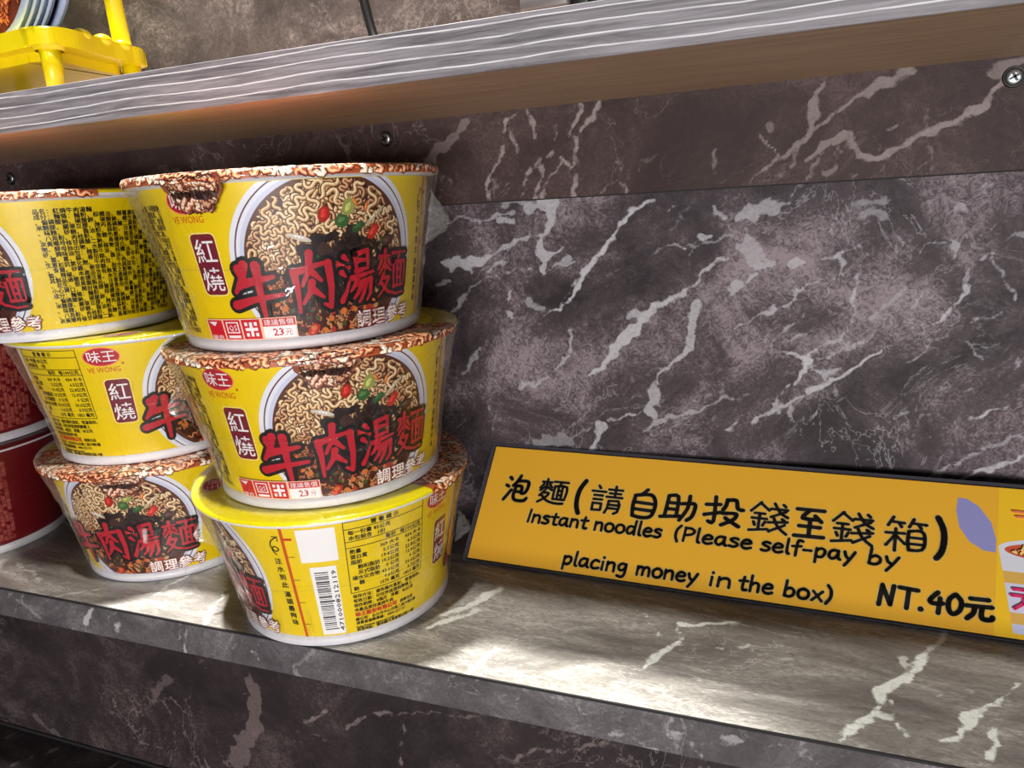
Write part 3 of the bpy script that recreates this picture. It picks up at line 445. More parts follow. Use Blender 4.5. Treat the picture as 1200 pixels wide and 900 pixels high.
K = dict(red=s2l((196, 22, 44)), maroon=s2l((120, 12, 30)), black=s2l((16, 15, 14)), white=s2l((240, 238, 240)), yellow=s2l((238, 212, 0)), orange=s2l((206, 84, 10)))
def flip(g): return [[(x, 100-y) for x, y in st] for st in g]
G = {k: flip(v) for k, v in {
 '泡': [[(16, 13), (24, 20)], [(8, 42), (17, 46)], [(8, 94), (30, 58)], [(56, 4), (48, 24), (34, 42)], [(50, 24), (84, 22), (92, 34), (88, 56), (80, 66), (70, 66)], [(44, 42), (66, 42), (68, 60), (48, 62)], [(46, 42), (42, 76), (52, 92), (84, 92), (94, 82)]],
 '麵': [[(10, 16), (42, 16)], [(26, 4), (26, 44)], [(16, 24), (6, 40)], [(36, 24), (44, 36)], [(26, 30), (8, 50)], [(28, 34), (46, 46)], [(22, 50), (8, 70)], [(18, 58), (38, 58), (26, 78), (6, 94)], [(16, 68), (34, 86), (64, 94), (90, 92)], [(50, 12), (96, 12)], [(74, 12), (68, 28)], [(54, 30), (54, 78)], [(54, 30), (94, 30), (92, 78)], [(54, 78), (92, 78)], [(67, 30), (67, 78)], [(80, 30), (80, 78)], [(67, 46), (80, 46)], [(67, 62), (80, 62)]],
 '(': [[(64, 0), (44, 26), (38, 52), (42, 80), (56, 100)]], ')': [[(30, -4), (50, 24), (56, 52), (50, 84), (32, 104)]],
 '請': [[(22, 4), (28, 12)], [(4, 24), (46, 24)], [(12, 38), (38, 38)], [(12, 52), (38, 52)], [(12, 66), (38, 66), (38, 88), (12, 90), (12, 66)], [(54, 14), (96, 14)], [(58, 27), (92, 27)], [(50, 40), (98, 40)], [(75, 2), (75, 40)], [(60, 54), (58, 80), (52, 96)], [(60, 54), (88, 52), (94, 66), (90, 90), (80, 96)], [(60, 67), (90, 67)], [(60, 79), (90, 79)]],
 '自': [[(58, 2), (40, 20)], [(20, 24), (16, 58), (20, 90)], [(20, 24), (70, 18), (88, 36), (90, 64), (80, 88), (50, 94), (20, 90)], [(20, 46), (88, 48)], [(18, 68), (88, 70)]],
 '助': [[(18, 12), (14, 84)], [(18, 12), (44, 12), (46, 82)], [(18, 36), (44, 36)], [(16, 58), (44, 58)], [(2, 88), (56, 80)], [(56, 36), (90, 32), (94, 50), (88, 78), (76, 92)], [(76, 6), (74, 50), (56, 94)]],
 '投': [[(4, 32), (40, 28)], [(26, 4), (28, 84), (14, 86)], [(2, 66), (42, 54)], [(56, 10), (54, 30), (48, 44)], [(58, 12), (78, 10), (84, 36), (98, 40)], [(48, 56), (82, 54), (76, 74), (48, 94)], [(56, 70), (76, 84), (92, 94)]],
 '錢': [[(28, 2), (4, 32)], [(26, 4), (50, 26)], [(14, 38), (40, 38)], [(8, 54), (46, 54)], [(27, 38), (27, 88)], [(13, 66), (17, 76)], [(42, 64), (37, 76)], [(4, 94), (50, 86)], [(54, 20), (96, 20)], [(62, 2), (78, 30), (98, 44)], [(92, 26), (56, 46)], [(84, 4), (90, 10)], [(50, 64), (98, 58)], [(64, 50), (76, 76), (98, 96)], [(92, 68), (54, 92)], [(84, 50), (90, 54)]],
 '至': [[(8, 8), (90, 8)], [(44, 12), (26, 36), (76, 38)], [(64, 26), (84, 44)], [(18, 62), (82, 62)], [(50, 42), (50, 92)], [(6, 94), (94, 92)]],
 '箱': [[(20, 0), (8, 26)], [(18, 14), (46, 16)], [(34, 18), (40, 28)], [(68, 2), (58, 26)], [(66, 14), (98, 16)], [(80, 18), (86, 28)], [(4, 48), (48, 46)], [(27, 34), (27, 98)], [(25, 54), (6, 84)], [(30, 56), (50, 76)], [(58, 38), (56, 66), (60, 92)], [(58, 38), (88, 36), (96, 60), (90, 88), (60, 92)], [(58, 56), (94, 56)], [(58, 74), (94, 74)]],
 '元': [[(20, 12), (84, 10)], [(6, 42), (96, 38)], [(36, 44), (32, 70), (10, 94)], [(62, 44), (60, 80), (72, 90), (96, 86), (98, 76)]],
 '牛': [[(34, 4), (28, 22), (8, 48)], [(22, 10), (30, 34), (16, 42)], [(28, 34), (86, 26)], [(2, 70), (40, 62), (100, 56)], [(56, 6), (56, 60), (58, 100)]],
 '肉': [[(10, 30), (14, 60), (14, 98)], [(12, 32), (50, 24), (90, 18)], [(88, 20), (92, 60), (88, 94), (74, 88)], [(48, 2), (44, 30), (26, 54)], [(46, 30), (70, 48)], [(48, 50), (42, 66), (24, 84)], [(46, 60), (72, 76)]],
 '湯': [[(12, 10), (22, 18)], [(4, 38), (14, 46)], [(2, 90), (12, 78), (24, 56)], [(44, 8), (46, 38)], [(44, 8), (80, 2), (80, 36)], [(46, 20), (80, 18)], [(46, 38), (80, 34)], [(32, 50), (98, 42)], [(50, 50), (40, 64), (28, 74)], [(46, 62), (90, 54), (88, 82), (76, 94)], [(60, 62), (50, 78), (36, 88)], [(74, 60), (66, 80), (52, 96)]],
}.items()}
LAT = {'I': ([[(12, 0), (16, 88)]], 30), 'n': ([[(6, 56), (6, 0)], [(6, 36), (18, 52), (32, 52), (38, 38), (39, 0)]], 52), 's': ([[(36, 50), (20, 56), (7, 45), (16, 34), (32, 25), (34, 12), (20, 1), (3, 6)]], 45),
 't': ([[(20, 78), (17, 14), (24, 1), (34, 4)], [(2, 53), (36, 56)]], 42), 'a': ([[(38, 50), (22, 56), (8, 42), (5, 18), (16, 3), (30, 12), (38, 34)], [(39, 54), (39, 12), (48, 2)]], 56), 'o': ([[(22, 56), (8, 46), (4, 26), (10, 6), (24, 0), (38, 8), (44, 28), (38, 48), (22, 56)]], 53),
 'd': ([[(38, 46), (22, 54), (8, 42), (5, 18), (16, 3), (30, 12), (40, 34)], [(42, 92), (40, 40), (41, 0)]], 54), 'l': ([[(10, 92), (9, 12), (18, 1)]], 26), 'e': ([[(6, 28), (36, 32), (38, 46), (24, 56), (10, 44), (5, 22), (12, 5), (26, 0), (42, 8)]], 50),
 '(': ([[(24, 96), (10, 66), (8, 26), (18, -10)]], 34), ')': ([[(8, 96), (22, 66), (22, 26), (8, -10)]], 34), 'P': ([[(10, 86), (8, 0)], [(10, 84), (34, 84), (48, 66), (36, 46), (10, 38)]], 55), 'f': ([[(40, 84), (28, 90), (20, 74), (18, -6)], [(2, 50), (36, 54)]], 42),
 '-': ([[(4, 34), (34, 34)]], 46), 'p': ([[(8, 54), (7, -30)], [(8, 38), (22, 55), (38, 48), (40, 26), (28, 3), (8, 8)]], 52), 'y': ([[(6, 54), (12, 26), (24, 14)], [(44, 56), (28, 12), (10, -28)]], 52),
 'b': ([[(10, 92), (7, 4)], [(8, 36), (24, 52), (40, 38), (38, 12), (22, 0), (7, 6)]], 52), 'c': ([[(38, 48), (22, 56), (8, 42), (5, 18), (16, 1), (40, 8)]], 46), 'i': ([[(10, 52), (10, 0)], [(11, 78)]], 26), 'g': ([[(38, 50), (22, 56), (8, 42), (10, 18), (26, 14), (38, 34)], [(39, 54), (38, -8), (26, -28), (6, -22)]], 53),
 'h': ([[(8, 92), (7, 0)], [(7, 32), (20, 50), (34, 48), (38, 34), (38, 0)]], 52), 'm': ([[(6, 54), (6, 0)], [(6, 36), (16, 52), (27, 50), (31, 36), (30, 2)], [(31, 36), (42, 54), (54, 50), (58, 34), (59, 0)]], 72), 'x': ([[(6, 52), (40, 0)], [(40, 54), (4, 0)]], 48),
 'N': ([[(8, 0), (13, 84)], [(13, 84), (44, 6)], [(44, 6), (50, 86)]], 66), 'T': ([[(2, 84), (60, 80)], [(32, 80), (30, 0)]], 64), '.': ([[(10, 4)]], 28), '4': ([[(30, 84), (8, 50), (16, 36), (48, 40)], [(38, 60), (36, -2)]], 58), '0': ([[(26, 84), (8, 62), (8, 22), (22, 2), (42, 22), (44, 60), (26, 84)]], 58)}

# ------------------------------------------------------------------ noodles in print
def noodle_fill(P, rnd, place, count, seg=14, size=7.0, w=1.25, tones=None, clip=None, inside=None):
    tones = tones or [((150, 86, 46), (212, 166, 110), (252, 232, 194)), ((124, 62, 32), (190, 138, 86), (244, 214, 166)), ((96, 42, 26), (158, 96, 60), (224, 182, 136))]
    for i in range(count):
        x, y = place(rnd); a = rnd.uniform(0, 2*PI); L0 = size*rnd.uniform(.7, 1.4); amp = rnd.uniform(.8, 1.7); ph = rnd.uniform(0, 6.28); nw = rnd.uniform(2.0, 3.6); cv = rnd.uniform(-1, 1)
        pts = []; p = (x, y); dl = L0*2.3/(seg*2); wig = rnd.uniform(1.0, 1.75)
        for k in range(seg*2+1):
            t = k/(seg*2); hd = a+cv*1.6*t+wig*math.sin(nw*2*PI*t+ph); p = (p[0]+dl*math.cos(hd), p[1]+dl*math.sin(hd))
            if inside and not inside(*p): break
            pts.append(p)
        if len(pts) < 6: continue
        d, m_, h = rnd.choice(tones)
        P.next(); P.ribbon(pts, w*1.75, s2l([c*.5 for c in d]), clip)
        P.next(); P.ribbon(pts, w*1.15, s2l(m_), clip)
        P.next(); P.ribbon([(p[0]-.12, p[1]+.15) for p in pts], w*.5, s2l(h), clip)
def blob(P, x, y, r, col, rnd, sq=1.0, rot=0, clip=None, n=11):
    ca, sa = math.cos(rot), math.sin(rot); q = []
    for k in range(n):
        a = 2*PI*k/n; rr = r*rnd.uniform(.72, 1.15); X, Y = rr*math.cos(a), rr*sq*math.sin(a); q.append((x+X*ca-Y*sa, y+X*sa+Y*ca))
    if clip: q = [(a, min(max(b, clip[0]), clip[1])) for a, b in q]
    P.next(); c = s2l(col)
    for k in range(n): P.poly([(x, min(max(y, clip[0]), clip[1]) if clip else y), q[k], q[(k+1) % n]], c)
def bowl_picture(seed=1):
    P = Print(); rnd = random.Random(seed); cy = 37; clip = (5.6, 71.2)
    P.disc(0, cy, 43, 43, s2l((226, 228, 240)), 120, .0, clip, 28)
    P.k += 18; P.disc(0, cy, 40.8, 40.8, s2l((88, 30, 48)), 120, .985, clip, 1)
    P.k += 18; P.disc(0, cy, 38.6, 38.6, s2l((204, 208, 232)), 120, .0, clip, 26)
    P.k += 18; P.disc(0, cy, 36.8, 36.8, s2l((92, 46, 26)), 120, .0, clip, 26)
    P.k += 18; P.disc(0, cy, 34.5, 34.5, s2l((66, 26, 14)), 120, .0, clip, 26); P.k += 6
    def inside(x, y): return math.hypot(x, y-cy) < 35.6
    def place(r):
        a = r.uniform(-.15, PI+.15); q = math.sqrt(r.uniform(.08, .9))*33; return q*math.cos(a), cy+2+q*math.sin(a)*.9
    noodle_fill(P, rnd, place, 210, 14, 9.5, 1.25, None, clip, inside)
    def place2(r):
        a = r.uniform(PI, 2*PI); q = r.uniform(20, 33); return q*math.cos(a), cy+q*math.sin(a)
    noodle_fill(P, rnd, place2, 60, 9, 5, 1.1, [((110, 50, 24), (150, 88, 50), (205, 150, 100)), ((80, 30, 20), (120, 60, 36), (190, 120, 70))], clip, inside)
    for _ in range(130):                                   # dark braised beef heap
        a = rnd.uniform(0, 2*PI); q = math.sqrt(rnd.random()); x, y = 3+q*23*math.cos(a), cy-7+q*19*math.sin(a)
        c = rnd.choice([(36, 22, 20), (48, 30, 26), (28, 18, 18), (62, 38, 32), (44, 36, 34)])
        blob(P, x, y, rnd.uniform(2, 5), c, rnd, rnd.uniform(.4, .9), rnd.uniform(0, 3), clip)
    for _ in range(110):
        a = rnd.uniform(0, 2*PI); q = math.sqrt(rnd.random()); x, y = 3+q*22*math.cos(a), cy-7+q*18*math.sin(a); t = rnd.uniform(-.5, .9); l = rnd.uniform(1.5, 4)
        P.next(); P.ribbon([(x+l*k/4*math.sin(t), y-l*k/4*math.cos(t)) for k in range(5)], .35, s2l(rnd.choice([(110, 78, 66), (90, 60, 52), (130, 100, 86), (20, 12, 12)])), clip)
    for (x, y, r_0, c, sq, ro) in [(-3, 22, 3.6, (170, 30, 20), .7, 1.2), (18, 13, 4.2, (190, 44, 34), .5, .9), (4, 0, 6, (178, 32, 34), .35, -.1), (-17, -4, 3.5, (150, 26, 24), .7, .2), (-12, -27, 4, (176, 36, 24), .6, 1), (4, 19, 3.6, (60, 96, 48), .8, .3), (7, 24, 4, (150, 156, 80), .7, 1.1), (11, 16, 3.6, (44, 84, 42), .5, .5),
                              (-7, 3, 2.4, (40, 90, 50), .5, 1.5), (24, 8, 3, (40, 80, 44), .5, 2.1), (10, 26, 2.6, (208, 110, 50), .3, -1), (15, 24, 2.6, (214, 120, 60), .3, 1.3), (-13, 13, 6, (206, 196, 180), .22, -.35), (19, 20, 7, (188, 180, 150), .14, .7), (26, 9, 4, (70, 44, 38), .8, .4)]:
        blob(P, x, cy+y-2, r_0, c, rnd, sq, ro, clip); blob(P, x-.3, cy+y-1.7, r_0*.5, [min(255, v*1.3+20) for v in c], rnd, sq*.8, ro, clip)
    for _ in range(90):
        a = rnd.uniform(PI*1.08, PI*1.92); q = rnd.uniform(22, 33); x, y = q*math.cos(a), cy+q*math.sin(a)
        if y < clip[0]+1.2: continue
        blob(P, x, y, rnd.uniform(.7, 1.9), rnd.choice([(206, 110, 50), (150, 60, 30), (96, 40, 24), (190, 150, 96), (60, 80, 44), (40, 24, 20), (170, 50, 34)]), rnd, rnd.uniform(.5, 1), rnd.uniform(0, 3), clip, 8)
    return P
def wallr(z): return .0560+(z-.005)/.0665*.0112
def cup_map(u, v, off):
    a = u/61.6; z = v/1000; r = wallr(z)+.00012+off
    return (r*math.cos(a), r*math.sin(a), z)

TITLE = [('牛', -45, 13.5, 22, 26, 3.0), ('肉', -19.5, 16, 18.5, 26, 2.5), ('湯', 1.8, 17, 16.5, 24, 1.9), ('麵', 19.5, 17.5, 20, 23, 1.4)]
def title():
    P = Print()
    for grow, col in ((1.7, K['black']), (0, s2l((186, 24, 44)))):
        for ch, u, v, sx, sy, w_ in TITLE:
            P.next(); P.strokes(G[ch], u, v, sx, sy, w_, col, grow, wfun=lambda t: 1.35-.75*t)
        P.k += 5
    return P
def logo():
    P = Print(); P.disc(-58, 65.5, 9.0, 5.4, s2l((250, 120, 100)), 40, 0, None, 3); P.next(); P.disc(-58, 65.5, 8.5, 4.9, s2l((176, 14, 40)), 40, 0, None, 3)
    P.next(); P.text('味王', -65.2, 62.9, 7.2, K['white'], 14.4, .006, 0, 2)
    P.next(); P.text('VE WONG', -66.5, 56.6, 4.2, s2l((200, 60, 20)), 16.5, 0, 0, 2); P.disc(-48.6, 61, .6, .6, s2l((200, 60, 20)))
    return P
def badge():
    P = Print(); c = s2l((112, 10, 40))
    def rr(u0, v0, u1, v1, r, col):
        P.rect(u0, v0+r, u1, v1-r, col); P.rect(u0+r, v0, u1-r, v0+r, col); P.rect(u0+r, v1-r, u1-r, v1, col)
        for a, b in ((u0+r, v0+r), (u1-r, v0+r), (u0+r, v1-r), (u1-r, v1-r)): P.disc(a, b, r, r, col, 16)
    rr(-60.6, 25.4, -47.2, 52.6, 2.6, s2l((250, 224, 120))); P.next(); rr(-60, 26, -47.8, 52, 2.2, c)
    P.next(); P.text('紅', -59.4, 40.6, 11, K['white'], 11, .004, 0, 2); P.text('燒', -59.4, 28.6, 11, K['white'], 11, .004, 0, 2)
    return P
def marks():
    P = Print(); R_ = s2l((200, 20, 40)); Wt = K['white']
    P.rect(-64.5, 3.2+2.4, -19.5, 15.2, s2l((250, 200, 170))); P.next()
    for i in range(3): P.rect(-64+i*9.6, 6, -64+i*9.6+8.8, 14.8, R_)
    P.rect(-34.8, 11.4, -20, 14.8, R_); P.rect(-34.8, 6, -20, 11.2, Wt)
    P.next()
    P.poly([(-63, 14), (-60, 12), (-58, 14), (-56.8, 12), (-57, 9.5), (-60, 8.2), (-62.8, 11)], Wt); P.text('優良', -63.6, 6.1, 2.2, Wt, 7.5)
    P.rect(-53.2, 8.8, -46.6, 13.9, Wt); P.next(); P.rect(-52.6, 9.3, -47.2, 13.4, R_); P.next(); P.text('QS', -52.2, 10.0, 3.6, Wt, 4.6); P.rect(-53.2, 6.6, -46.6, 7.8, Wt)
    for a, b, c_, d in ((-43.4, 9.7, -37.4, 11.1), (-41.1, 7.2, -39.7, 13.6), (-43.4, 12, -42, 13.6), (-38.8, 12, -37.4, 13.6), (-43.4, 7.2, -42, 8.8), (-38.8, 7.2, -37.4, 8.8)): P.rect(a, b, c_, d, Wt)
    P.text('建議售價', -34.2, 12.0, 2.9, Wt, 13.6); P.text('23', -30.6, 7.1, 4.6, s2l((190, 20, 40)), 5.2, .02); P.text('元', -25, 7.1, 3.4, s2l((190, 20, 40)), 3.4)
    return P
def serving():
    P = Print()
    for h, c, bd in ((.55, s2l((140, 20, 34)), 0), (0, s2l((250, 244, 236)), .22)):
        P.k += 3
        for i, ch in enumerate('調理參考'): P.text(ch, 8.2+i*8.6, 7.0, 8.2, c, 8.2, 0, 0, 2, bd, h)
    return P
def fill_line():
    P = Print(); o_ = s2l((200, 70, 14))
    P.line(57, 5.6, 57, 71.2, 1.5, o_)
    P.line(57.6, 64, 61.4, 64, 1.3, s2l((196, 30, 20)))
    for v in (54, 40.5, 27, 13.5): P.line(57.6, v, 61, v, .35, K['black'])
    b = K['black']
    for i, ch in enumerate('注水到此'): P.text(ch, 50.4, 50-i*4.7, 3.7, b, 3.7, 0, 0, 1, .2)
    for i, ch in enumerate('湯頭最夠味'): P.text(ch, 50.4, 30.2-i*4.3, 3.7, b, 3.7, 0, 0, 1, .2)
    arr = smooth_line([(52.6, 55), (51, 58), (52.4, 60), (54.2, 58.6), (52.6, 57.2), (50.6, 59.8), (51.4, 63), (54.6, 65.4)], 5)
    P.ribbon(arr, .7, b, None, False); P.ribbon([(52, 65.4), (54.8, 65.6), (54.6, 62.8)], .6, b, None, False)
    return P
def barcode():
    P = Print(); Wt = K['white']; b = K['black']; rnd = random.Random(5)
    P.rect(63.5, 50.5, 80.5, 69, Wt)
    P.rect(66.5, 6.6, 78.8, 47.6, Wt)
    P.next(); v = 9.5
    while v < 45:
        h = rnd.choice([.33, .33, .66, .99]); long = v < 10.6 or 26.4 < v < 27.6 or v > 44
        P.rect(68.2, v, 75.6 if long else 74.6, min(v+h, 45.4), b); v += h+rnd.choice([.33, .33, .66, .7])
    P.text('4710008212119', 78.2, 8.2, 3.1, b, 37, 0, PI/2, 1, .12)
    return P
NUT = [('熱量', '369 大卡', '434 大卡'), ('蛋白質', '5.5公克', '6.5公克'), ('脂肪', '19.4公克', '22.8公克'), ('  飽和脂肪', '10.2公克', '12.0公克'), ('  反式脂肪', '0 公克', '0 公克'), ('碳水化合物', '43.0公克', '50.6公克'), ('  糖', '0.6公克', '0.7公克'), ('鈉', '1575 毫克', '1853 毫克')]
def nutrition(b, comp):
    P = Print(); u0, u1 = 84, 123.5
    def t(s_, u, v, size=2.7, c=None, w=None, g=.008):
        V, Fc, adv = text_mesh(s_, g); P.text(s_, u, v, size, c or b, w, 0, 0, 1, .30 if g > .01 else .15)
    for v in (70.2, 66.2, 59.2, 55.8, 29.6): P.line(u0, v, u1, v, .4, b)
    for u in (u0, u1): P.line(u, 29.4, u, 70.4, .4, b)
    t('營 養 標 示', 96, 67.0, 2.8); t('每一份量 85公克', u0+1.6, 63, 2.7); t('本包裝含   1份', u0+1.6, 60, 2.7); t('每份', 102.5, 56.4, 2.7); t('每100公克', 110, 56.4, 2.7)
    for i, (a, c1, c2) in enumerate(NUT):
        v = 52.4-i*3.08; ind = 3 if a.startswith(' ') else 0
        t(a.strip(), u0+1.4+ind, v, 2.7); w1 = text_mesh(c1, .008)[2]*2.6/EM; w2 = text_mesh(c2, .008)[2]*2.6/EM
        t(c1, 109.5-w1, v, 2.6); t(c2, 122.6-w2, v, 2.6)
    rows = ['保存方法：避免陽光直射，常溫保存。', '有效日期：印在杯底透明膠膜上', '保存期限：8個月   淨重：85公克', '本產品使用澳洲牛肉']
    for i, s_ in enumerate(rows): t(s_, u0+.4, 26.4-i*2.75, 2.35)
    t('味王股份有限公司', u0+.4, 15.0, 2.9, comp, None, .015); t('委製出品', u0+25.5, 15.2, 2.1)
    for i, s_ in enumerate(['總公司：台北市中山北路二段79號5樓', '消費者服務專線：0800-221121', 'http://www.vewong.com', '製造地點：雲林縣大埤鄉豐田路14號']): t(s_, u0+.4, 12.4-i*2.35 if i < 3 else 5.9, 2.15)
    return P
ING = ('品名：紅燒牛肉湯麵' '成分：麵條：麵粉、棕櫚油、樹薯澱粉、食鹽、多磷酸鈉、偏磷酸鈉、碳酸鉀、碳酸鈉、維生素E、胡蘿蔔素、玉米糖膠、關華豆膠、羥丙基磷酸二澱粉、調味粉包：食鹽、味精、砂糖、醬油粉、蒜粉、洋蔥粉、辣椒粉、胡椒粉、八角粉、肉桂粉、焦糖色素、胺基乙酸、琥珀酸二鈉、次黃嘌呤核苷磷酸二鈉、鳥嘌呤核苷磷酸二鈉、牛肉抽出物、酵母抽出物、水解植物蛋白、糊精、檸檬酸、二氧化矽、調味油包：精製牛油、棕櫚油、豆瓣醬、辣椒醬、水、薑、蔥、蒜、番茄糊、醬油、香辛料、辣椒紅色素、維生素E抗氧化劑、牛肉包：牛肉、水、醬油、植物性蛋白、食鹽、砂糖、麥芽糖、脫水蔬菜包：高麗菜、蔥、胡蘿蔔、辣椒、本產品含有麩質之穀物、大豆、牛奶、芝麻及其製品過敏者請注意、本生產線亦生產蝦、蟹、魚類、蛋、花生、堅果類製品。注意事項：請勿使用微波爐加熱，小心燙口，開封後請儘速食用完畢。')
def ingredients(b, rows=22, cols=25, u0=244, u1=313, v0=8, v1=67.5):
    P = Print(); s_ = ING*2; cw = (u1-u0)/cols; rh = (v1-v0)/rows; k = 0
    t0 = s_[:9]
    for r in range(rows):
        v = v1-(r+1)*rh+.3
        for c in range(cols):
            if r == 0 and c >= 9: break
            P.text(s_[k], u0+c*cw, v, min(cw, rh)*1.04, b, cw*.97, 0, 0, 1, .15); k += 1
    return P
def lid_map(u, v, off):
    """u = angle in degrees, v = distance from the centre in mm, folded down past the lip"""
    a = math.radians(u)
    if v < 71: r, z = v, 76.1+off*1000
    elif v < 74: t = (v-71)/3*PI/2; r, z = 71+2.1*math.sin(t)+off*1000, 76.1-1.6*(1-math.cos(t))+off*500
    else: r, z = 73.1+off*1000, 74.5-(v-74)
    return (r/1000*math.cos(a), r/1000*math.sin(a), z/1000)
def lid_picture():
    P = Print(); rnd = random.Random(8); half = 78
    n = 60
    def xr(u): return u
    c = s2l((176, 84, 44))
    rad = [18, 35, 50, 60, 66, 70, 71, 72, 73, 74, 75, 76]
    for i in range(n):
        a, b_ = -half+2*half*i/n, -half+2*half*(i+1)/n
        for r0, r1 in zip(rad[:-1], rad[1:]): P.poly([(a, r0), (b_, r0), (b_, r1), (a, r1)], c)
    P.next()
    # squiggles drawn in (arc mm, radius mm), converted to degrees
    Q = Print(); tones = [((210, 90, 50), (240, 150, 96), (255, 236, 206)), ((190, 70, 40), (226, 124, 70), (255, 214, 164)), ((150, 50, 34), (200, 86, 54), (246, 190, 140)), ((160, 80, 60), (236, 206, 170), (255, 252, 240))]
    mmdeg = 180/PI/70
    noodle_fill(Q, rnd, lambda r: (r.uniform(-half/mmdeg+3, half/mmdeg-3), r.uniform(56, 76)), 340, 8, 7, 2.0, tones, None, lambda x, y: 45 < y < 75.9 and abs(x)*mmdeg < half-1)
    P.v += [(x*mmdeg, y, k+1) for x, y, k in Q.v]; b0 = len(P.v)-len(Q.v); P.f += [tuple(i+b0 for i in f) for f in Q.f]; P.c += Q.c
    return P
def lid_logo():
    P = Print(); mm = 180/PI/62
    Q = Print(); Q.disc(0, 0, 9.5, 5.2, K['white'], 32, 0, None, 2); Q.next(); Q.disc(0, 0, 8.8, 4.6, s2l((210, 20, 40)), 32, 0, None, 2); Q.next(); Q.text('味王', -7, -2.6, 7, K['white'], 14, .006, 0, 2)
    P.v = [(158+x*mm, 62.5+y, k) for x, y, k in Q.v]; P.f = Q.f; P.c = Q.c
    return P
def tab_print():
    P = Print(); rnd = random.Random(4)
    Q = Print(); out = [(-15, 0), (15, 0), (13, -7), (8, -13), (-8, -13), (-13, -7)]
    return out

def crumple(seed, h=.02, d=.009):
    """pleated twist of spare film: a fan of folds sticking out"""
    rnd = random.Random(seed); v = []; f = []; n, m_ = 12, 5
    for i in range(n+1):
        t = i/n-.5
        for j in range(m_+1):
            s_ = j/m_; spread = h*(1-.62*s_)
            v.append((s_*d*(1-.9*t*t)+rnd.uniform(-.0004, .0004), (.0011*(1 if i % 2 else -1))*(1-.3*s_)+rnd.uniform(-.0005, .0005), t*spread+rnd.uniform(-.0004, .0004)-s_*.001))
    for i in range(n):
        for j in range(m_): a = i*(m_+1)+j; f.append((a, a+m_+1, a+m_+2, a+1))
    return v, f

def bowl_proto(kind):
    yel = kind == 'yellow'; root = empty('noodle_bowl', (0, 0, 0)); paper = M['paper_yellow'] if yel else M['paper_red']
    v, f = lathe([(.0001, .0042), (.050, .0042), (.0532, .0008), (.0540, 0), (.0560, 0), (.0568, .0006), (.0568, .0050), (.0560, .0052), (.0672, .0718), (.0712, .0722), (.0726, .0728), (.0731, .0738), (.0726, .0747), (.0712, .0750), (.064, .0745)], 120)
    body = obj('cup_body', v, f, M['paper_white'], root, True)
    body.data.update()
    prof = [(wallr(z)+.0001, z) for z in np.linspace(.0056, .0714, 8)]
    v, f = lathe(prof, 120); obj('sleeve', v, f, paper, root, True)
    v, f = lathe([(.00001, .0759), (.04, .0759), (.0715, .0759), (.0724, .0755), (.07295, .0748), (.0730, .0738)], 120); lid = obj('lid', v, f, M['lid_yellow'] if yel else paper, root, True)
    if yel:
        lid_picture().build('lid_picture', M['ink'], lid_map, lid, dz=.0000004, base=.0001)
        lid_logo().build('lid_logo', M['ink'], lid_map, lid, base=.0001)
        bp = bowl_picture()
        for k in range(2):
            for nm, fn in (('bowl_picture', None), ('title_lettering', title), ('logo', logo), ('badge', badge), ('certification_marks', marks), ('serving_lettering', serving)):
                base = .00005 if nm == 'bowl_picture' else .0009 if nm in ('title_lettering',) else .0011 if nm in ('serving_lettering', 'certification_marks') else .00006
                if k == 0:
                    PR[nm] = (fn() if fn else bp).build(nm, M['ink'], cup_map, root, base=base*1.0, dz=.0000006 if nm == 'bowl_picture' else .000012)
                elif nm != 'certification_marks':
                    o = bpy.data.objects.new(nm, PR[nm].data); COL.objects.link(o); o.parent = root; o.rotation_euler = (0, 0, PI)
        fill_line().build('fill_line', M['ink'], cup_map, root)
        barcode().build('barcode', M['ink'], cup_map, root)
        nutrition(K['black'], s2l((200, 20, 30))).build('nutrition_table', M['ink'], cup_map, root)
        ingredients(K['black']).build('ingredients_text', M['ink'], cup_map, root)
    else:
        pk = s2l((196, 96, 86)); nutrition(pk, s2l((240, 220, 215))).build('nutrition_table', M['ink'], cup_map, root)
        ingredients(pk).build('ingredients_text', M['ink'], cup_map, root)
    # clear shrink film, taut from lip to foot
    n = 160; zs = np.linspace(.0012, .0745, 26); v = []; f = []; rnd = random.Random(7)
    W_ = [(rnd.randint(3, 30), rnd.uniform(-90, 90), rnd.uniform(0, 6.28), rnd.uniform(.3, 1)) for _ in range(9)]
    for z in list(zs):
        t = (z-.0012)/(.0745-.0012)
        for k in range(n):
            a = 2*PI*k/n; base = .0576+(.0735-.0576)*t-.0016*math.sin(PI*t)
            wv = sum(w_*math.sin(q*a+z*s_*8+ph) for q, s_, ph, w_ in W_)*.00016*math.sin(PI*min(1, t*1.02))
            r = max(base+wv, wallr(z)+.0016); v.append((r*math.cos(a), r*math.sin(a), z))
    nz = len(zs)
    for r, z in ((.0728, .07655), (.066, .0766), (.060, .0766)):
        for k in range(n): a = 2*PI*k/n; v.append((r*math.cos(a), r*math.sin(a), z-.0001)); 
    for i in range(nz+2):
        for k in range(n): f.append((i*n+k, i*n+(k+1) % n, (i+1)*n+(k+1) % n, (i+1)*n+k))
    fm = obj('film_wrap', v, f, M['film'], root, True)
    ring = [(.0655*math.cos(2*PI*k/80)*1.0, .0655*math.sin(2*PI*k/80), .0365+.0008*math.sin(3*2*PI*k/80)) for k in range(81)]
    vv, ff = tube([(x*(1.0+.0), y, z) for x, y, z in ring], .00012, 5); obj('film_seam', vv, ff, M['film'], fm, True)
    return root
PR = {}
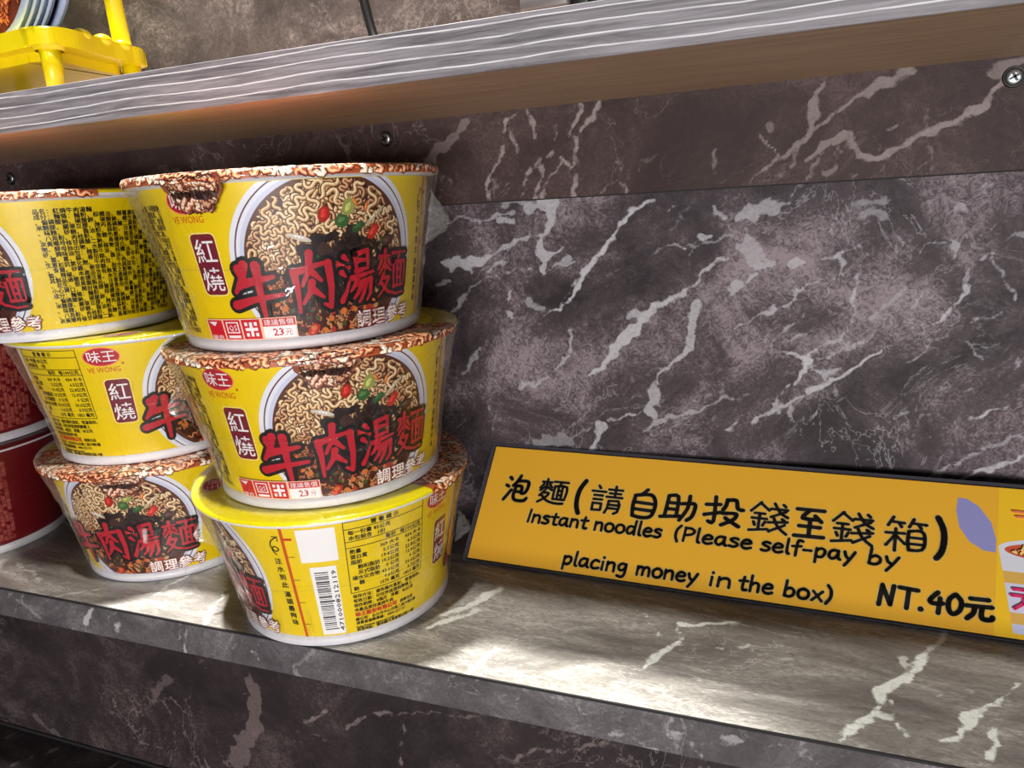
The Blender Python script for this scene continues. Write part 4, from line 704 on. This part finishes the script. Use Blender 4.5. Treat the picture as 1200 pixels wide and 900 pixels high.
def tab_obj(parent, ang):
    """tear tab folded down over the side, printed like the lid"""
    Q = Print(); rnd = random.Random(4); hw = lambda v: 14.5 if v > -5 else 14.5-(-5-v)*.85
    for i in range(14):
        v0, v1 = -i, -(i+1)
        for k in range(12):
            a, b = -1+2*k/12, -1+2*(k+1)/12; Q.poly([(a*hw(v1), v1), (b*hw(v1), v1), (b*hw(v0), v0), (a*hw(v0), v0)], s2l((150, 84, 62)))
    noodle_fill(Q, rnd, lambda r: (r.uniform(-13, 13), r.uniform(-13, 0)), 110, 7, 4.5, 1.7, [((120, 60, 36), (190, 130, 90), (250, 236, 214)), ((150, 60, 30), (206, 120, 80), (252, 226, 200)), ((90, 30, 24), (140, 60, 44), (210, 160, 120))], None, lambda x, y: -13.8 < y < -.2 and abs(x) < hw(y)-.5)
    def mp(u, v, off):
        a = u/73+ang; z = 74.6+v; r = 73.6+(wallr(max(z, 5)/1000)*1000+1.6-73.6)*min(1, -v/7)*.8+off*1000
        return (r/1000*math.cos(a), r/1000*math.sin(a), z/1000)
    return Q.build('lid_tab', M['ink'], mp, parent, dz=.000001)
def set_bowl(root, loc, rot, lid_rot=None, tab=None, knots=(), label='', group=''):
    root.location = loc; root.rotation_euler = (0, 0, math.radians(rot)); tag(root, label, 'noodle bowl', group)
    for c in COL.objects:
        if c.parent == root:
            if c.name.startswith('lid') and lid_rot is not None: c.rotation_euler = (0, 0, math.radians(lid_rot-rot))
            if c.name.startswith('film_wrap'): c.rotation_euler = (0, 0, math.radians(rot*2.3))
    if tab is not None: tab_obj(root, math.radians(tab-rot))
    for ang, z, s_ in knots:
        v, f = crumple(int(ang*10) % 97, .022*s_, .009*s_); a = math.radians(ang-rot); r = wallr(z)+.0042
        k = obj('film_knot', v, f, M['crumple'], root); k.location = (r*math.cos(a), r*math.sin(a), z); k.rotation_euler = (0, .2, a)
yb = bowl_proto('yellow'); rb = bowl_proto('red'); index_kids(yb); index_kids(rb)
HS = .0766
G1, G2, G3 = 'yellow noodle bowls in the front stack', 'yellow noodle bowls in the second stack', 'dark red noodle bowls at the left edge'
SPEC = [('n3', (.0871, -.1033, 0), -132, 62, None, [(-143, .050, 1.0), (30, .03, .9)], 'yellow noodle bowl at the bottom of the front stack, barcode side showing', G1),
        ('n2', (.0896, -.1067, HS), -43, -65, -52, [(-140, .046, 1.0)], 'yellow noodle bowl in the middle of the front stack, noodle picture showing', G1),
        ('n1', (.0874, -.1097, 2*HS), -40, -62, -86, [(12, .052, 1.2)], 'yellow noodle bowl on top of the front stack, its tear tab covering the logo', G1),
        ('m3', (-.0604, -.0767, 0), 108, -62, -66, [(8, .030, .9), (-60, .034, .5)], 'noodle bowl at the bottom of the second stack, wrapped in wrinkled film', G2),
        ('m2', (-.0598, -.0789, HS), 172, 150, None, [], 'noodle bowl in the middle of the second stack, nutrition table and logo showing', G2),
        ('m1', (-.0837, -.1020, 2*HS), 86, -100, None, [], 'noodle bowl on top of the second stack, side full of small black ingredients print', G2)]
for i, (nm, loc, rot, lr, tb, kn, lab, g) in enumerate(SPEC):
    o = yb if i == len(SPEC)-1 else copy_tree(yb)
    set_bowl(o, loc, rot, lr, tb, kn, lab, g)
o = copy_tree(rb); set_bowl(o, (-.2249, -.1046, 0), 58, None, None, [], 'dark red noodle bowl standing on the shelf at the left edge', G3)
set_bowl(rb, (-.2163, -.0986, HS), 74, None, None, [], 'dark red noodle bowl stacked on another dark red one at the left edge', G3)

# ------------------------------------------------------------------ the yellow sign leaning on the wall
B0, B1 = Vector((.142, -.0588, .0009)), Vector((.425, -.0697, .0009)); T0 = Vector((.143, -.0020, .053)); T1 = T0+(B1-B0)*1.035
nrm = (B1-B0).cross(T0-B0).normalized()
if nrm.y > 0: nrm = -nrm
def sign_map(u, v, off):
    s_, t = u/283, v/79.5; p = (B0+(B1-B0)*s_)*(1-t)+(T0+(T1-T0)*s_)*t
    return tuple(p+nrm*off)
sign = empty('price_sign', sign_map(170, 0, 0)); tag(sign, 'long yellow laminated self-pay sign for instant noodles leaning on the marble wall', 'sign')
mw = Matrix.Translation(sign.location).inverted()
def sm(u, v, off): p = mw @ Vector(sign_map(u, v, off)); return (p.x, p.y, p.z)
SW = 356
m_, nt, p = new_mat('clear_laminate_sheet'); p.inputs['Base Color'].default_value = (.10, .10, .12, 1); p.inputs['Roughness'].default_value = .15; p.inputs['Alpha'].default_value = .45
M['laminate'] = m_
v = []; f = []; nu = 24
for i in range(nu+1):
    u = -3.2+(SW+6.4)*i/nu
    for vv, off in ((-.5, 0), (82.2, 0), (82.2, .0007), (-.5, .0007)): v.append(sm(u, vv, off))
for i in range(nu):
    for k in range(4): a = i*4; f.append((a+k, a+4+k, a+4+(k+1) % 4, a+(k+1) % 4))
f += [(0, 1, 2, 3), (nu*4+3, nu*4+2, nu*4+1, nu*4)]
obj('laminate_sheet', v, f, M['laminate'], sign)
P = Print(); P.rect(-.6, -.2, SW+.6, 80.1, K['black'], 20); P.next(); P.rect(0, .9, SW, 79.4, s2l((242, 182, 50)), 10)
P.build('yellow_card', M['sign_ink'], sm, sign, 1000, base=.00075, dz=.00002)
P = Print()
for grow, col in ((.42, s2l((214, 190, 120))), (0, K['black'])):
    P.next()
    row = [('泡', 20.7, 50.7, 17, 19.5), ('麵', 44.0, 51.0, 19, 18), ('(', 61.4, 49.5, 13, 22), ('請', 77.2, 49.4, 19.5, 19), ('自', 99.2, 49.0, 17, 20), ('助', 119.4, 49.2, 20, 18), ('投', 143.6, 49.6, 21, 19), ('錢', 167.0, 48.6, 20, 19), ('至', 187.6, 48.2, 16, 18.5), ('錢', 207.8, 47.6, 20, 19), ('箱', 232.0, 47.2, 19, 19.5), (')', 248.2, 47.6, 12, 21)]
    for ch, u, v_, sx, sy in row:
        P.strokes([smooth_line(s_, 3) if len(s_) > 2 and ch not in '請' else s_ for s_ in G[ch]], u-sx/2, v_-sy/2, sx, sy, 1.7 if len(G[ch]) > 10 else 2.3 if len(G[ch]) > 2 else 2.9, col, grow)
    def word(s_, u0, u1, base, h, w_):
        tot = sum(LAT[c][1] for c in s_)-12; x = u0
        k = (u1-u0)/tot
        for c in s_:
            g, adv = LAT[c]
            P.strokes([smooth_line(q, 3) for q in g], x, base, k*100, h, w_, col, grow, shear=0.03)
            x += adv*k
    for s_, a, b_ in (('Instant', 31.2, 68.6), ('noodles', 73.4, 111.6), ('(Please', 119.0, 159.6), ('self-pay', 165.0, 209.6), ('by', 215.8, 229.2)): word(s_, a, b_, 29.0, 9.4, 1.6)
    for s_, a, b_ in (('placing', 59.2, 96.4), ('money', 102.2, 134.8), ('in', 141.0, 152.2), ('the', 156.6, 173.0), ('box)', 178.6, 200.9)): word(s_, a, b_, 5.4, 9.4, 1.6)
    word('NT.40', 221.6, 257.5, 8.2, 12.2, 2.3)
    P.strokes([smooth_line(q, 3) for q in G['元']], 258.8, 6.6, 11.6, 12.4, 2.3, col, grow)
P.build('sign_lettering', M['sign_ink'], sm, sign, 8, base=.00085, dz=.00002)
P = Print(); rnd = random.Random(3)
P.rect(271, .9, SW, 79.4, s2l((250, 200, 40)), 10); P.next()
leaf = [(253.8, 71.6), (257.5, 71.4), (263, 67.5), (268.4, 59), (270.6, 50), (270.6, 43.0), (265.5, 43.4), (259.5, 47.5), (255, 55), (253.3, 64)]
for k in range(1, len(leaf)-1): P.poly([leaf[0], leaf[k], leaf[k+1]], s2l((150, 150, 206)))
P.next()
def cupx(v_): return 271.6+(46-v_)/46*7.5
lv = [(46, 34, (226, 226, 236)), (34, 28, (226, 180, 90)), (28, 13.5, (214, 218, 238)), (13.5, 8, (226, 180, 90)), (8, 3.4, (206, 212, 240))]
for a, b_, c in lv: P.poly([(cupx(b_), b_), (SW-24-(cupx(b_)-271), b_), (SW-24-(cupx(a)-271), a), (cupx(a), a)], s2l(c))
P.next(); P.disc(302, 46, 30.5, 7, s2l((228, 230, 240)), 40, 0, None, 3); P.next(); P.disc(302, 45.4, 28, 5.2, s2l((214, 90, 60)), 40, 0, None, 3)
noodle_fill(P, rnd, lambda r: (302+r.uniform(-25, 25), 45.4+r.uniform(-3.5, 3.5)), 60, 8, 6, 1.2, [((220, 100, 40), (244, 180, 90), (255, 226, 150)), ((180, 40, 30), (224, 80, 60), (250, 170, 120))], None, lambda x, y: ((x-302)/27)**2+((y-45.4)/4.8)**2 < 1)
P.next()
pink = s2l((224, 50, 110))
P.strokes([[(20, 92), (80, 92)], [(10, 62), (88, 62), (80, 28), (30, 0)]], 276.6, 15.2, 7, 10.5, 1.6, pink)
P.strokes([[(4, 50), (96, 50)]], 285, 15.2, 7, 10.5, 1.6, pink)
P.strokes([[(20, 92), (80, 92)], [(10, 62), (88, 62), (80, 28), (30, 0)]], 293.4, 15.2, 7, 10.5, 1.6, pink)
P.strokes([[(10, 20), (90, 20)], [(0, 60), (60, 55)]], 277, 62, 14, 7, 1.2, s2l((240, 130, 90)))
P.build('cup_picture', M['sign_ink'], sm, sign, 12, base=.0008, dz=.000006)

# ------------------------------------------------------------------ yellow plastic rack and round card lids on the upper shelf
rk = empty('plastic_rack', (-.12, -.09, ZT)); tag(rk, 'yellow plastic rack with round legs standing on the wooden shelf', 'rack')
def rk_child(o): o.parent = rk; o.location = (.12, .09, -ZT); return o
A = [(-.2600, -.1060), (-.0700, -.1215), (-.0500, -.1235), (-.0390, -.1200), (-.0360, -.1080), (-.0395, -.0920), (-.0430, -.0700), (-.0445, -.0560), (-.0520, -.0480), (-.0700, -.0460), (-.2600, -.0300)]
def slab(outline, z0, z1, inset=.0):
    bm = bmesh.new(); lo_ = [bm.verts.new((x, y, z0)) for x, y in outline]; hi_ = [bm.verts.new((x, y, z1)) for x, y in outline]; n = len(outline)
    bm.faces.new(lo_[::-1]); bm.faces.new(hi_)
    for i in range(n): bm.faces.new((lo_[i], lo_[(i+1) % n], hi_[(i+1) % n], hi_[i]))
    return bm
def sz(x, y): return 0
sm_out = smooth_line([(x, y) for x, y in A], 5)
bm = slab(sm_out, .3015, .3105); bmesh.ops.bevel(bm, geom=[e for e in bm.edges if abs(e.verts[0].co.z-e.verts[1].co.z) < 1e-5], offset=.0009, segments=1, affect='EDGES'); rk_child(bobj('tray', bm, M['yellow_plastic'], None, False))
for i, (y,) in enumerate(((-.098,), (-.083,), (-.068,))):       # ripples along the right rim
    bm = bmesh.new(); bmesh.ops.create_uvsphere(bm, u_segments=16, v_segments=8, radius=1); bmesh.ops.scale(bm, vec=(.0045, .0052, .0032), verts=bm.verts); bmesh.ops.translate(bm, vec=(-.0415-.002*i, y, .3102), verts=bm.verts); rk_child(bobj('rim_ripple', bm, M['yellow_plastic'], None, True))
bm = slab([(-.24+(x+.24)*.93, -.083+(y+.083)*.78) for x, y in sm_out], .2965, .3016); rk_child(bobj('tray_underside', bm, M['yellow_plastic']))
for x, y, z1 in ((-.0445, -.1165, .303), (-.0560, -.0540, .303), (-.160, -.045, .303), (-.165, -.110, .303)):
    v, f = tube([(x-.001, y, ZT+.0002), (x, y, .290), (x, y, z1)], [.0042, .0047, .0052], 16); rk_child(obj('leg', v, f, M['yellow_plastic'], None, True))
v, f = lathe([(.0068, .2995), (.0078, .3020)], 20); c_ = rk_child(obj('leg_socket', [(x-.0445, y-.1165, z) for x, y, z in v], f, M['yellow_plastic'], None, True))
v, f = tube([(-.0575, -.0560, .3090), (-.0590, -.0565, .36), (-.0600, -.057, .45)], [.0050, .0046, .0046], 16); rk_child(obj('post', v, f, M['yellow_plastic'], None, True))

cd_mat = simple('pale_blue_card', (158, 174, 222), .45); cd2 = simple('blue_card', (92, 120, 190), .45)
proto = None
for i, ds in enumerate((0, .0036, .0071, .0106, .0172)):
    R0 = .070; v, f = lathe([(.0001, 0), (R0-.004, 0), (R0-.001, -.0004), (R0, -.0012), (R0-.0006, -.0020), (R0-.004, -.0018), (.0001, -.0010)], 72)
    if proto is None:
        proto = empty('round_card_lid', (0, 0, 0)); obj('lid_disc', v, f, cd_mat, proto, True)
        v, f = lathe([(R0-.0010, -.0019), (R0-.0004, -.0030), (R0-.004, -.0030)], 72); obj('blue_rim', v, f, cd2, proto, True)
        Q = Print(); rn = random.Random(12); Q.disc(0, 0, 66, 66, s2l((96, 36, 20)), 60, 0, None, 8)
        noodle_fill(Q, rn, lambda r: (r.uniform(-62, 62), r.uniform(-65, -10)), 260, 9, 9, 2.2, [((160, 60, 30), (196, 96, 50), (236, 150, 84)), ((110, 34, 20), (160, 66, 36), (214, 120, 66))], None, lambda x, y: x*x+y*y < 4200)
        for _ in range(9): blob(Q, rn.uniform(5, 45), rn.uniform(-45, -25), rn.uniform(2, 5), rn.choice([(190, 176, 160), (206, 196, 186)]), rn, .6, rn.uniform(0, 3))
        Q.build('printed_picture', M['ink'], lambda a, b_, o_: (a/1000, b_/1000, o_+.0001), proto, 30, dz=.0000006); index_kids(proto); o = proto; src = proto
    else: o = copy_tree(src)
    o.location = (-.093+ds*.30, -.104+ds*.95, .3116+R0); o.rotation_euler = (PI/2, 0, math.radians(-17.5))
    tag(o, ['front round lid with noodle picture standing in the yellow rack', 'second pale blue rimmed round lid behind the noodle picture lid', 'third pale blue rimmed round lid in the yellow rack', 'fourth round blue rimmed lid, last of the tight bundle in the rack', 'hindmost round blue lid standing apart in the yellow rack'][i], 'lid', 'round lids standing in the yellow rack')

# ------------------------------------------------------------------ cable and grey thing on the upper shelf
pts = smooth_line([(.078, -.012, .360), (.083, -.012, .330), (.088, -.013, .308), (.096, -.018, .2920), (.108, -.028, .2800), (.125, -.036, .2795), (.20, -.030, .2795), (.34, -.02, .2795)], 8)
v, f = tube(pts, .0028, 10); o = obj('power_cable', v, f, M['black'], None, True); tag(o, 'thin black cable hanging down the marble wall behind the wooden shelf', 'cable')
gr = empty('grey_object', (.232, -.118, ZT)); tag(gr, 'low grey and black object at the top edge of the wooden shelf', 'device')  # unidentified low grey and black object
bm = bmesh.new(); box_bm(bm, -.013, .006, -.016, .02, .0025, .008, .001); bobj('grey_case', bm, simple('grey_plastic', (96, 92, 94), .4), gr, True)
bm = bmesh.new(); box_bm(bm, .0062, .0135, -.014, .018, .0003, .0085, .001); bobj('black_end', bm, M['black'], gr, True)
bm = bmesh.new(); box_bm(bm, -.010, .004, -.013, .017, .0001, .0028); bobj('foot', bm, M['black'], gr)
